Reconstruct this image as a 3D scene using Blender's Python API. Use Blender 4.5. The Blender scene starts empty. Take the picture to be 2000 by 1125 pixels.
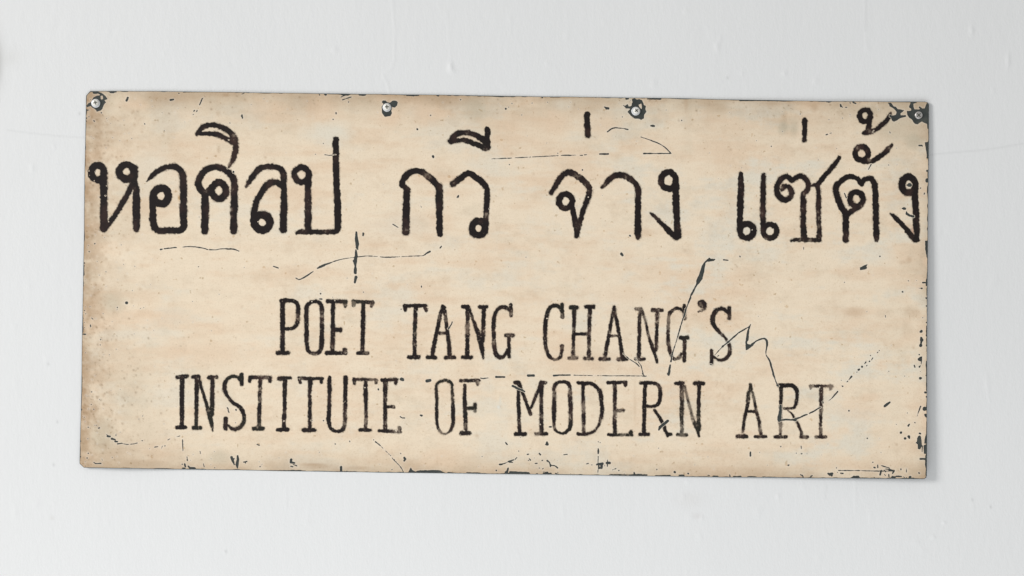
import bpy, math
import numpy as np
from mathutils import Vector

# ------------------------------------------------------------------ scale
S = 0.0005            # metres per traced unit (the sign is about 0.82 m wide)
CX, CY = 1000.0, 562.5
DIST = 1.5            # camera to wall, metres
rng = np.random.RandomState(7)

sc = bpy.context.scene
col = sc.collection

# ------------------------------------------------------------------ camera
cam_d = bpy.data.cameras.new("camera")
cam_d.sensor_width = 36.0
cam_d.lens = 36.0 * DIST / (2000 * S)
cam_d.clip_start = 0.01
cam_d.clip_end = 100
cam = bpy.data.objects.new("camera", cam_d)
cam.location = (0, -DIST, 0)
cam.rotation_euler = (math.radians(90), 0, 0)
col.objects.link(cam)
sc.camera = cam

# ------------------------------------------------------------------ world, lamps, exposure
w = bpy.data.worlds.new("World"); sc.world = w; w.use_nodes = True
bg = w.node_tree.nodes["Background"]
bg.inputs[0].default_value = (0.965, 0.975, 0.97, 1); bg.inputs[1].default_value = 0.43

def area(name, loc, target, size, power, color):
    l = bpy.data.lights.new(name, 'AREA'); l.shape = 'RECTANGLE'
    l.size, l.size_y = size; l.energy = power; l.color = color
    o = bpy.data.objects.new(name, l); col.objects.link(o)
    o.location = loc
    o.rotation_euler = (Vector(target) - Vector(loc)).to_track_quat('-Z', 'Y').to_euler()
    return o
area("daylight_opening", (-5.0, -2.9, 1.35), (0, 0, -0.2), (1.6, 1.9), 256, (1.0, 0.985, 0.965))
area("floor_bounce", (-0.1, -1.1, -1.7), (0, 0, -0.3), (2.0, 1.2), 17.5, (0.94, 0.97, 1.0))

sc.view_settings.view_transform = 'Standard'
sc.view_settings.look = 'None'
sc.view_settings.exposure = 0.035
sc.view_settings.gamma = 1.0

# ------------------------------------------------------------------ noise helpers
def vnoise(shape, sx, sy, seed=None):
    """smooth value noise, about -1..1; sx, sy = feature size in samples"""
    r = np.random.RandomState(seed) if seed is not None else rng
    h, wd = shape
    gh, gw = int(h / sy) + 4, int(wd / sx) + 4
    g = r.uniform(-1, 1, (gh, gw))
    y = np.arange(h) / sy; x = np.arange(wd) / sx
    yi = y.astype(int); xi = x.astype(int)
    fy = y - yi; fx = x - xi
    fy = fy * fy * (3 - 2 * fy); fx = fx * fx * (3 - 2 * fx)
    a = g[yi][:, xi]; b = g[yi][:, xi + 1]; c = g[yi + 1][:, xi]; d = g[yi + 1][:, xi + 1]
    fx = fx[None, :]; fy = fy[:, None]
    return (a * (1 - fx) + b * fx) * (1 - fy) + (c * (1 - fx) + d * fx) * fy

def fbm(shape, sx, sy, oct=4, seed=0, gain=0.55):
    out = np.zeros(shape); amp = 1.0; tot = 0
    for k in range(oct):
        if min(sx, sy) < 1.0: break
        out += amp * vnoise(shape, sx, sy, seed * 31 + k)
        tot += amp; amp *= gain; sx /= 2.0; sy /= 2.0
    return out / tot

def sstep(a, b, x):
    t = np.clip((x - a) / (b - a), 0, 1)
    return t * t * (3 - 2 * t)

# raster that the shapes are traced on: one sample per unit
X0, Y0, X1, Y1 = 144, 168, 1824, 944
NX, NY = X1 - X0 + 1, Y1 - Y0 + 1
SH = (NY, NX)
NB = vnoise(SH, 3.4, 3.4, 11) * 0.75 + vnoise(SH, 7, 7, 12) * 0.5      # ragged edge
NF = vnoise(SH, 1.7, 1.7, 13)
NS = vnoise(SH, 9, 9, 14)
NSTR_V = vnoise(SH, 1.6, 14, 15); NSTR_H = vnoise(SH, 14, 1.6, 16)

def frame(x0, y0, s):
    def f(pts):
        return [(x0 + p[0] / s, y0 + p[1] / s, (p[2] / s if len(p) > 2 else 1.0)) for p in pts]
    return f
A0 = frame(150, 160, 6.657); A1 = frame(150, 320, 6.657); A2 = frame(400, 320, 6.657); A3 = frame(400, 220, 6.657)
B1 = frame(700, 180, 6.657); B2 = frame(700, 320, 6.657)
C1 = frame(1050, 180, 6.657); C2 = frame(1050, 320, 6.657)
D1 = frame(1400, 190, 9.073); D2 = frame(1600, 190, 9.073); D3 = frame(1600, 270, 8.333)
D4 = frame(1400, 300, 8.333)
E1 = frame(520, 560, 8.333); E2 = frame(780, 570, 8.333); E3 = frame(1040, 580, 8.333); E4 = frame(1230, 570, 8.333)
G1 = frame(330, 720, 8.333); G2 = frame(560, 720, 8.333); G3 = frame(820, 730, 8.333)
G4 = frame(990, 730, 8.333); G5 = frame(1180, 730, 8.333); G6 = frame(1420, 730, 8.333)
H1 = frame(290, 440, 6.25); H2 = frame(560, 430, 6.25); H3 = frame(1180, 470, 6.25); H4 = frame(1280, 580, 6.25)
H5 = frame(1500, 660, 6.25); H6 = frame(140, 760, 6.25); H7 = frame(420, 770, 6.25); H8 = frame(700, 770, 6.25)
I1 = frame(960, 840, 10); I2 = frame(1120, 780, 6.25); I3 = frame(1400, 780, 6.25); I4 = frame(1620, 780, 6.25)
I5 = frame(1640, 470, 6.25); I6 = frame(1700, 620, 10); I7 = frame(140, 480, 6.25); I8 = frame(400, 160, 5)

def smooth(pts, closed=False):
    P = np.array(pts, float)
    if len(P) < 3: return P
    out = []
    n = len(P); rngk = n if closed else n - 1
    for i in range(rngk):
        if closed: p0, p1, p2, p3 = P[(i - 1) % n], P[i], P[(i + 1) % n], P[(i + 2) % n]
        else: p0, p1, p2, p3 = P[max(i - 1, 0)], P[i], P[i + 1], P[min(i + 2, n - 1)]
        L = max(2, int(np.hypot(*(p2 - p1)[:2]) / 3))
        for k in range(L):
            t = k / L
            out.append(0.5 * (2 * p1 + (p2 - p0) * t + (2 * p0 - 5 * p1 + 4 * p2 - p3) * t * t
                              + (3 * p1 - p0 - 3 * p2 + p3) * t ** 3))
    out.append(P[0] if closed else P[-1])
    return np.array(out)

def window(P, pad):
    x0 = int(max(P[:, 0].min() - pad - X0, 0)); x1 = int(min(P[:, 0].max() + pad - X0 + 2, NX))
    y0 = int(max(P[:, 1].min() - pad - Y0, 0)); y1 = int(min(P[:, 1].max() + pad - Y0 + 2, NY))
    return x0, x1, y0, y1

def stamp(field, P):
    """field = max(field, radius - distance) along a tapering polyline"""
    for i in range(len(P) - 1):
        a, b = P[i], P[i + 1]
        r = max(a[2], b[2]) / 2
        x0, x1, y0, y1 = window(P[i:i + 2], r + 5)
        if x1 <= x0 or y1 <= y0: continue
        xs = np.arange(x0, x1) + X0; ys = (np.arange(y0, y1) + Y0)[:, None]
        dx, dy = b[0] - a[0], b[1] - a[1]; L = dx * dx + dy * dy + 1e-9
        t = np.clip(((xs - a[0]) * dx + (ys - a[1]) * dy) / L, 0, 1)
        d = np.hypot(xs - a[0] - t * dx, ys - a[1] - t * dy)
        v = (a[2] + (b[2] - a[2]) * t) / 2 - d
        sub = field[y0:y1, x0:x1]
        np.maximum(sub, v, out=sub)

def polyfield(P, x0, x1, y0, y1):
    xs = (np.arange(x0, x1) + X0)[None, :].astype(float); ys = (np.arange(y0, y1) + Y0)[:, None].astype(float)
    d = np.full((y1 - y0, x1 - x0), 1e9); ins = np.zeros(d.shape, bool)
    n = len(P)
    for i in range(n):
        a = P[i]; b = P[(i + 1) % n]
        dx, dy = b[0] - a[0], b[1] - a[1]; L = dx * dx + dy * dy + 1e-9
        t = np.clip(((xs - a[0]) * dx + (ys - a[1]) * dy) / L, 0, 1)
        np.minimum(d, np.hypot(xs - a[0] - t * dx, ys - a[1] - t * dy), out=d)
        c = ((a[1] > ys) != (b[1] > ys)) & (xs < (b[0] - a[0]) * (ys - a[1]) / (b[1] - a[1] + 1e-12) + a[0])
        ins ^= c
    return np.where(ins, d, -d)

# ------------------------------------------------------------------ sheet outline
OUT = [(176, 178), (240, 177.8), (300, 178.2), (450, 180), (700, 183.4), (860, 185.4), (1050, 188.4), (1200, 190.4), (1350, 192.3),
       (1400, 194), (1600, 197.5), (1806, 198.6), (1811.5, 200), (1814.2, 204), (1814, 270), (1812.6, 400), (1811.4, 560),
       (1810.6, 700), (1810.4, 880), (1809.9, 929), (1808.8, 933), (1805, 935.4), (1720, 934.8), (1560, 933.2), (1400, 931.8),
       (1250, 929.6), (1160, 928), (960, 925.4), (840, 924), (700, 922), (560, 920), (450, 917.8), (300, 915.6), (164, 913.4), (155.6, 905.5),
       (156.6, 860), (159, 760), (160.4, 660), (163.8, 480), (165.4, 330), (167.2, 250), (168.2, 187)]
BOARD = polyfield(np.array(OUT), 0, NX, 0, NY) + vnoise(SH, 40, 40, 71) * 0.25

# how far the sheet stands off the wall (metres): screwed tight along the top, sprung away at the right
def stand(px, py):
    u = np.clip((px - 160) / 1650.0, 0, 1); v = np.clip((py - 180) / 750.0, 0, 1)
    h = 0.0011 + 0.0066 * (0.24 + 0.76 * v) * np.clip((u - 0.66) / 0.34, 0, 1) ** 1.7
    h = h + 0.0036 * np.exp(-((px - 235) / 90.0) ** 2) * np.clip((v - 0.6) / 0.4, 0, 1) ** 2
    h = h + 0.0004 * np.sin(px / 190.0 + 1) * v
    return h
def trace(px, py, off):
    """a point traced from the photograph, laid on the sheet (off = height above its face)"""
    px = np.asarray(px, float); py = np.asarray(py, float)
    h = stand(px, py) + off
    k = 1 - h / DIST
    return np.stack([(px - CX) * S * k, -h, (CY - py) * S * k], -1)

# ------------------------------------------------------------------ chips and scratches in the cream paint
CH = np.full(SH, -50.0)
def fat(P):
    P[:, 2] = np.where(P[:, 2] > 0.6, P[:, 2] * 1.04 + 0.35, P[:, 2] + 0.3); return P
def scr(f, *lines):
    for pts in lines: stamp(CH, fat(np.array(f(pts))))
def scc(f, *lines):
    for pts in lines: stamp(CH, fat(smooth(f(pts))))
def chip(f, pts):
    P = np.array(f(pts)); x0, x1, y0, y1 = window(P, 6)
    v = polyfield(P, x0, x1, y0, y1); sub = CH[y0:y1, x0:x1]; np.maximum(sub, v, out=sub)
def dots(f, *ds):
    for x, y, d in ds: stamp(CH, np.array(f([(x, y, d), (x + 1, y + 1, d)])))
def keep(f, pts):      # an island of paint left inside a chip
    P = np.array(f(pts)); x0, x1, y0, y1 = window(P, 6)
    v = polyfield(P, x0, x1, y0, y1); sub = CH[y0:y1, x0:x1]; np.minimum(sub, -v, out=sub)

# around the screws
chip(A0, [(125, 305), (190, 255), (215, 200), (260, 178), (300, 175), (285, 160), (215, 155), (200, 125), (270, 120), (310, 140), (350, 160), (375, 185), (400, 225), (355, 235),
          (380, 265), (350, 300), (335, 350), (310, 375), (255, 392), (245, 355), (200, 335), (180, 315), (130, 330)])
keep(A0, [(235, 160), (275, 152), (300, 165), (262, 172)])
keep(A0, [(308, 180), (335, 178), (342, 215), (325, 232), (312, 215)])
chip(A0, [(118, 350), (170, 365), (135, 380), (128, 430), (118, 440)])
chip(A0, [(118, 180), (135, 155), (185, 112), (190, 122), (160, 130), (135, 165)])
chip(B1, [(305, 125), (320, 106), (355, 110), (372, 130), (410, 138), (440, 112), (490, 106), (513, 130), (505, 170), (470, 202), (435, 190), (430, 240),
          (438, 270), (415, 310), (345, 322), (305, 270), (300, 190), (330, 150), (308, 138)])
chip(C1, [(1105, 170), (1140, 178), (1170, 155), (1185, 185), (1215, 180), (1235, 130), (1225, 95), (1260, 78), (1290, 95), (1320, 92), (1360, 105), (1385, 165),
          (1410, 175), (1402, 220), (1415, 255), (1388, 290), (1382, 340), (1345, 362), (1310, 345), (1260, 345), (1215, 310), (1170, 258), (1185, 235), (1215, 215), (1150, 212), (1125, 185)])
keep(C1, [(1310, 165), (1350, 145), (1358, 200), (1350, 230), (1330, 200)])
chip(D2, [(1210, 95), (1270, 100), (1320, 155), (1360, 165), (1395, 210), (1520, 225), (1440, 290), (1445, 320), (1530, 315), (1545, 345), (1440, 370), (1380, 410), (1325, 435),
          (1290, 415), (1275, 360), (1240, 340), (1250, 310), (1290, 325), (1360, 310), (1375, 260), (1330, 210), (1300, 190), (1250, 160), (1240, 130)])
chip(D2, [(1620, 85), (1730, 90), (1670, 115), (1672, 170), (1690, 210), (1780, 210), (1830, 195), (1870, 200), (1895, 110), (1950, 88), (1955, 560), (1920, 560), (1912, 470),
          (1860, 455), (1820, 430), (1800, 440), (1740, 482), (1690, 470), (1640, 390), (1590, 365), (1560, 310), (1550, 238), (1635, 240), (1625, 200), (1588, 180), (1605, 130)])
keep(D2, [(1700, 120), (1880, 115), (1870, 195), (1800, 200), (1775, 175), (1765, 212), (1690, 212)])
scr(D2, [(1780, 180, 25), (1830, 220, 30)])
chip(D3, [(1718, 68), (1780, 55), (1785, 300), (1755, 325), (1745, 230), (1735, 160)])
scr(D3, [(1625, 118, 20), (1675, 118, 20)], [(1675, 118, 20), (1678, 138, 12)])
dots(D3, (1130, 435, 22), (1265, 433, 14), (1258, 160, 10), (285, 168, 14), (1760, 315, 30), (1757, 530, 34), (1750, 700, 50), (1755, 680, 55), (1440, 500, 14), (1710, 900, 18), (1650, 810, 22))
scr(D3, [(1712, 890, 12), (1706, 915, 8)], [(845, 425, 16), (800, 510, 10)], [(410, 890, 8), (442, 970, 16)])
dots(D3, (1470, 760, 70), (1455, 770, 45)); chip(D3, [(1415, 760), (1470, 725), (1510, 750), (1500, 790), (1450, 795)])
# upper band
scr(A0, [(662, 205, 26), (645, 245, 24)], [(1218, 235, 22), (1255, 228, 22)], [(1632, 218, 12), (1597, 298, 12)], [(1530, 372, 14), (1520, 382, 10)], [(1565, 370, 12), (1558, 388, 10)], [(1520, 420, 10), (1508, 428, 8)])
dots(A0, (157, 452, 18), (227, 510, 18), (318, 400, 18), (1477, 500, 8), (1403, 522, 10), (1328, 148, 14), (125, 470, 20), (122, 510, 16))
scr(A0, [(400, 120, 16), (510, 130, 18)], [(605, 122, 14), (660, 124, 10)], [(1385, 130, 8), (1500, 132, 8)], [(430, 140, 12), (480, 138, 16)])
scr(A3, [(485, 30, 14), (490, 70, 14)], [(478, 45, 16), (484, 38, 16)], [(1708, 0, 18), (1708, 15, 18)], [(1560, 547, 8), (1620, 556, 8), (1700, 545, 6)])
dots(A3, (1667, 87, 18), (1541, 400, 10), (372, 770, 30), (1436, 542, 10))
scr(I8, [(1330, 148, 7), (1400, 118, 8)], [(1345, 175, 8), (1428, 147, 8)], [(700, 107, 6), (760, 110, 8)], [(360, 120, 5), (385, 110, 5)])
dots(I8, (1402, 196, 12), (1178, 122, 24), (1120, 126, 14), (730, 110, 10))
chip(I8, [(1300, 118), (1420, 122), (1400, 134), (1350, 132)]); chip(I8, [(1510, 118), (1580, 120), (1565, 134), (1530, 134)])
scr(B1, [(20, 30, 30), (80, 32, 32)], [(560, 32, 10), (780, 42, 16)], [(630, 42, 14), (720, 48, 14)], [(1020, 40, 16), (1040, 46, 18)], [(1070, 32, 10), (1200, 40, 8)])
dots(B1, (765, 481, 28), (970, 835, 34), (972, 845, 30), (1916, 216, 26), (1328, 97, 16), (1962, 940, 18), (2450, 660, 8))
scr(B1, [(1735, 868, 5), (1770, 865, 7)], [(1845, 864, 7), (1900, 860, 8), (1990, 860, 6)])
ID = frame(0, 0, 1)
scr(ID, [(966, 310.2, .7), (978, 309.8, .9)], [(984, 309.4, .9), (1050, 306, 1.1), (1090, 304, .9)], [(1090, 304, .5), (1135, 302.6, .5)], [(1240, 698, 1.2), (1252, 714, 1.6), (1256, 730, 1.2)])
dots(C1, (60, 68, 22), (895, 210, 34), (1497, 438, 30), (582, 1012, 18), (262, 794, 14))
scr(C1, [(865, 192, 12), (920, 212, 26)], [(1475, 436, 18), (1515, 440, 22)], [(0, 838, 5), (130, 832, 7), (250, 826, 5)], [(305, 823, 10), (370, 820, 16), (435, 822, 8)],
    [(550, 822, 12), (582, 822, 10)], [(610, 815, 8), (640, 813, 6)], [(808, 804, 16), (860, 804, 26), (920, 804, 18)], [(1155, 85, 24), (1180, 85, 16)], [(1430, 88, 12), (1600, 92, 14)])
scc(C1, [(908, 515, 12), (960, 478, 14), (1010, 463, 12), (1060, 467, 8), (1120, 472, 10), (1175, 487, 12)],
    [(1342, 582, 7), (1420, 608, 9), (1520, 645, 11), (1600, 680, 12), (1670, 730, 10), (1735, 797, 9)])
scr(C1, [(1380, 797, 18), (1450, 797, 14), (1550, 797, 12), (1735, 797, 7)])
dots(B2, (1293, 427, 26), (63, 915, 24)); scr(B2, [(1283, 438, 14), (1302, 415, 18)], [(62, 900, 16), (62, 932, 16)], [(445, 782, 9), (480, 805, 10), (518, 828, 7)], [(805, 545, 8), (820, 562, 12)], [(1062, 1095, 10), (1080, 1072, 10)])
dots(C2, (1200, 933, 24), (845, 410, 8), (583, 76, 16)); dots(C2, (1208, 938, 16))
scr(D2, [(380, 130, 22), (385, 160, 30)], [(400, 160, 12), (412, 180, 8)], [(465, 178, 14), (490, 178, 14)], [(1250, 610, 14), (1258, 635, 12)], [(120, 660, 12), (155, 655, 10)], [(185, 640, 8), (215, 633, 8)], [(600, 88, 20), (650, 110, 16)], [(150, 78, 20), (200, 78, 14)], [(545, 90, 10), (550, 105, 12)])
scr(D1, [(410, 55, 26), (800, 55, 14)], [(420, 50, 14), (1260, 68, 12)], [(1950, 78, 20), (1990, 80, 28)], [(1935, 665, 16), (1965, 655, 14)])
dots(D1, (532, 425, 14), (965, 868, 18), (705, 768, 12), (1797, 1097, 18), (900, 262, 12))
dots(D4, (1655, 90, 10), (405, 232, 10), (222, 197, 12))
dots(frame(1400, 370, 8.333), (378, 1092, 24), (750, 935, 14)); scr(frame(1400, 370, 8.333), [(1413, 920, 7), (1413, 975, 9)])
chip(frame(1600, 370, 8.333), [(1345, 300), (1380, 287), (1415, 300), (1412, 330), (1375, 335), (1340, 315)])
scr(frame(1600, 370, 8.333), [(1420, 360, 14), (1425, 395, 36), (1470, 425, 32), (1530, 440, 34)])
dots(frame(1600, 370, 8.333), (990, 1088, 20))
# middle band
scr(H1, [(148, 295, 16), (172, 290, 10)], [(192, 288, 12), (250, 280, 14), (340, 270, 8)], [(1525, 500, 10), (1585, 523, 10)])
scc(H1, [(418, 265, 8), (500, 260, 10), (580, 265, 12), (670, 280, 10), (725, 298, 8)], [(745, 298, 8), (820, 300, 10), (880, 288, 9), (960, 288, 12), (1040, 293, 14), (1105, 315, 10)])
scc(H2, [(112, 705, 10), (150, 725, 11), (220, 695, 14), (280, 655, 15), (325, 625, 6)], [(375, 587, 14), (430, 562, 28), (520, 525, 14), (620, 490, 10), (700, 472, 7), (780, 460, 6), (860, 450, 8), (980, 437, 9), (1115, 445, 6)],
    [(1137, 446, 9), (1230, 453, 11), (1400, 445, 7), (1550, 438, 7), (1665, 432, 8), (1700, 408, 12), (1750, 382, 20)])
scr(H2, [(850, 145, 18), (850, 220, 34), (862, 290, 42), (858, 330, 30), (868, 360, 12)], [(845, 365, 18), (848, 440, 34), (835, 500, 46), (838, 560, 20), (838, 600, 34), (838, 640, 34)], [(845, 695, 34), (832, 760, 24)], [(815, 497, 20), (845, 497, 30)])
dots(H2, (933, 172, 22), (738, 708, 14), (937, 878, 13), (1645, 810, 14), (408, 862, 8), (413, 898, 18), (418, 963, 22), (562, 940, 10)); scr(H2, [(938, 158, 12), (932, 186, 18)], [(1645, 802, 8), (1645, 818, 10)], [(398, 963, 10), (432, 964, 12)])
chip(H3, [(1285, 203), (1300, 220), (1362, 225), (1335, 252), (1255, 258), (1238, 275), (1222, 380), (1200, 470), (1160, 525), (1120, 555), (1125, 480), (1165, 395), (1190, 310), (1232, 250)])
scr(H3, [(1125, 545, 14), (1065, 660, 22), (1050, 690, 10), (1000, 830, 8)], [(1460, 235, 18), (1512, 240, 12)], [(210, 160, 30), (225, 178, 28)])
dots(H3, (1658, 192, 18), (620, 625, 7))
scc(H4, [(435, 0, 14), (395, 100, 10), (375, 150, 10)]); scr(H4, [(372, 150, 16), (355, 215, 22), (345, 250, 14)])
scr(H4, [(340, 255, 10), (305, 370, 14), (262, 520, 10), (205, 700, 12)], [(205, 700, 16), (190, 790, 16)], [(180, 835, 18), (165, 930, 30), (162, 950, 24)])
scr(H4, [(725, 710, 5), (820, 605, 12), (890, 548, 18), (1020, 435, 16), (1135, 368, 9), (1165, 335, 10)], [(820, 605, 22), (824, 603, 22)], [(1022, 435, 22), (1026, 433, 22)], [(890, 548, 26), (892, 546, 26)])
scr(H4, [(1163, 335, 10), (1150, 365, 16), (1135, 410, 20), (1120, 520, 34), (1110, 545, 20), (1112, 640, 20)])
chip(H4, [(1100, 650), (1112, 570), (1170, 582), (1195, 560), (1195, 590), (1130, 645)])
scc(H4, [(1180, 580, 22), (1230, 540, 14), (1300, 510, 15), (1345, 515, 18), (1365, 560, 26), (1358, 620, 16), (1350, 700, 10), (1395, 780, 20), (1430, 900, 18), (1460, 1000, 12), (1485, 1070, 10)])
scr(H4, [(672, 824, 14), (690, 824, 12)], [(760, 725, 10), (778, 712, 8)])
scr(frame(780, 570, 8.333), [(860, 492, 18), (850, 525, 16), (800, 600, 26)])
scc(E3, [(1480, 920, 8), (1560, 1000, 14), (1640, 1050, 14), (1700, 1090, 16), (1735, 1130, 18)]); scr(E3, [(1545, 985, 24), (1560, 1000, 16)])
scr(G5, [(620, 0, 12), (650, 25, 12)])
# lower band
scr(G3, [(990, 72, 14), (1030, 78, 14), (1112, 68, 12)], [(1240, 52, 30), (1380, 52, 24)], [(1760, 30, 34), (1855, 28, 34)], [(115, 118, 44), (168, 108, 40)], [(10, 675, 26), (30, 682, 32)])
scr(G4, [(760, 30, 28), (870, 22, 18), (920, 22, 22), (1030, 22, 20)], [(1090, 22, 14), (1120, 24, 8), (1400, 30, 7), (2000, 36, 8)], [(690, 865, 18), (718, 865, 24)], [(95, 200, 34), (150, 225, 36), (190, 245, 34), (240, 262, 36), (290, 290, 20)])
scr(G5, [(0, 34, 8), (300, 32, 8), (690, 38, 12)], [(630, 36, 14), (680, 40, 16)], [(1040, 0, 30), (1052, 12, 32)])
scr(G5, [(890, 915, 22), (910, 870, 46), (960, 830, 44), (1010, 790, 42), (1035, 770, 44)])
scr(G6, [(745, 0, 16), (770, 60, 12), (790, 110, 14), (815, 165, 10)], [(815, 188, 26), (840, 196, 20)], [(870, 520, 34), (868, 620, 48), (855, 700, 60), (850, 750, 60)], [(885, 755, 22), (960, 745, 26), (1040, 750, 20), (1110, 752, 44)], [(1110, 735, 26), (1190, 712, 20), (1250, 678, 24), (1305, 660, 14)],
    [(1338, 645, 18), (1400, 618, 22), (1500, 555, 20), (1530, 540, 10)], [(1705, 398, 16), (1800, 290, 22)], [(1650, 442, 5), (1705, 400, 6)], [(1560, 460, 24), (1562, 475, 22)])
chip(G2, [(1838, 165), (1865, 142), (1905, 155), (1920, 195), (1890, 208), (1845, 190)])
scr(G2, [(1850, 782, 20), (1875, 800, 16), (1920, 805, 20)], [(1490, 335, 22), (1492, 342, 20)], [(395, 842, 12), (430, 845, 6)], [(597, 848, 14), (602, 848, 14)])
scr(G1, [(945, 632, 12), (962, 660, 14)], [(965, 685, 18), (978, 712, 18)], [(1092, 668, 24), (1094, 672, 24)], [(1085, 875, 10), (1085, 884, 10)])
# right side
scr(H5, [(895, 580, 0), (912, 590, 14)], [(960, 540, 10), (972, 530, 14)], [(985, 515, 4), (1020, 470, 20)], [(1085, 417, 12), (1088, 414, 12)], [(1105, 390, 26), (1115, 383, 20)], [(1147, 352, 20), (1148, 350, 20)], [(1180, 312, 10), (1195, 295, 16)], [(1235, 292, 10), (1240, 285, 14)], [(1265, 268, 8), (1278, 245, 10)], [(1252, 215, 10), (1253, 215, 10)], [(1200, 345, 8), (1210, 333, 8)], [(1305, 210, 3), (1345, 170, 5)], [(1357, 155, 9), (1358, 154, 9)])
scr(H5, [(1425, 832, 26), (1455, 810, 30), (1488, 786, 16)], [(988, 888, 18), (990, 890, 18)], [(1862, 835, 16), (1850, 870, 16), (1837, 908, 8)], [(1712, 1072, 24), (1726, 1055, 12)], [(1792, 1032, 12), (1794, 1034, 12)], [(1700, 916, 10), (1701, 917, 10)], [(1820, 960, 4), (1836, 905, 5)], [(895, 517, 8), (896, 518, 8)], [(1475, 407, 9), (1476, 408, 9)])
dots(H5, (1845, 204, 18), (1858, 492, 32), (1868, 490, 24), (1848, 350, 24), (1912, 865, 52), (1920, 940, 30), (1925, 955, 24), (1918, 665, 26), (1932, 720, 16), (1929, 460, 14)); scr(H5, [(1785, 335, 10), (1793, 355, 14)])
chip(I6, [(920, 805), (965, 768), (1012, 760), (1008, 860), (985, 862), (935, 845)])
scr(I6, [(1000, 865, 14), (985, 930, 8), (958, 965, 34)], [(985, 285, 34), (1000, 262, 34)], [(850, 935, 12), (870, 970, 20)], [(992, 400, 44), (1000, 440, 62), (995, 480, 30), (990, 510, 30), (985, 545, 60)], [(965, 285, 16), (990, 270, 30)])
dots(I6, (955, 728, 26), (1068, 660, 14), (975, 1052, 12), (1095, 350, 36), (1095, 545, 28), (1095, 100, 26))
chip(I6, [(1090, 850), (1108, 840), (1112, 1060), (1085, 1040), (1080, 930)]); chip(I6, [(1092, 160), (1112, 150), (1112, 390), (1088, 370), (1085, 260)])
dots(I5, (490, 192, 16), (838, 489, 12), (937, 489, 12), (767, 625, 22), (1003, 582, 22), (1012, 940, 12), (1055, 700, 24), (1057, 798, 18), (995, 1107, 34), (407, 422, 8))
scr(I5, [(1015, 512, 18), (1060, 512, 8)], [(558, 915, 6), (560, 940, 7)], [(1062, 470, 14), (1062, 545, 18)], [(960, 578, 4), (1000, 582, 6)])
chip(I5, [(245, 330), (270, 318), (300, 300), (340, 288), (328, 310), (335, 335), (300, 355), (250, 360)])
chip(I5, [(1040, 0), (1078, 0), (1075, 240), (1060, 200), (1045, 110)])
chip(I4, [(1085, 450), (1105, 435), (1120, 460), (1125, 520), (1130, 560), (1110, 610), (1080, 605), (1078, 550), (1050, 530), (1070, 515), (1070, 470)])
scr(I4, [(1135, 570, 12), (1130, 640, 8)], [(1100, 415, 18), (1112, 420, 18)], [(1110, 727, 20), (1180, 727, 22)], [(970, 455, 34), (975, 470, 24)], [(923, 475, 28), (925, 476, 28)], [(873, 405, 28), (874, 404, 24)], [(1092, 898, 18), (1096, 902, 18)],
    [(110, 868, 9), (350, 870, 9), (640, 876, 8), (790, 872, 10)], [(630, 808, 9), (730, 838, 11)], [(690, 850, 14), (760, 862, 14), (790, 875, 20)], [(770, 905, 12), (790, 870, 22)], [(588, 800, 10), (590, 835, 12)], [(545, 830, 18), (560, 835, 14)], [(632, 870, 20), (620, 920, 22)], [(668, 862, 8), (685, 885, 10)], [(670, 915, 8), (685, 930, 8)], [(725, 915, 10), (727, 940, 14)], [(872, 848, 12), (873, 860, 10)], [(940, 845, 7), (940, 885, 10)], [(135, 900, 12), (165, 905, 16)], [(85, 835, 12), (86, 836, 12)], [(98, 890, 10), (100, 895, 10)], [(5, 915, 30), (35, 905, 26)], [(770, 950, 26), (800, 950, 20)], [(815, 938, 14), (880, 942, 16)], [(980, 950, 26), (990, 945, 22)], [(905, 945, 12), (915, 955, 12)], [(940, 955, 10), (942, 960, 12)])
chip(I4, [(1150, 560), (1188, 540), (1188, 668), (1155, 665), (1148, 600)]); chip(I4, [(1165, 470), (1190, 400), (1190, 545), (1155, 540)]); chip(I4, [(275, 945), (295, 930), (360, 932), (375, 962), (260, 966)])
chip(I4, [(1170, 680), (1190, 660), (1190, 960), (1172, 950), (1178, 850), (1165, 800)])
dots(I4, (1165, 115, 48), (1172, 190, 28), (1180, 210, 22), (462, 476, 14), (610, 475, 8), (237, 140, 14), (547, 955, 16), (1042, 282, 12))
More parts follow.
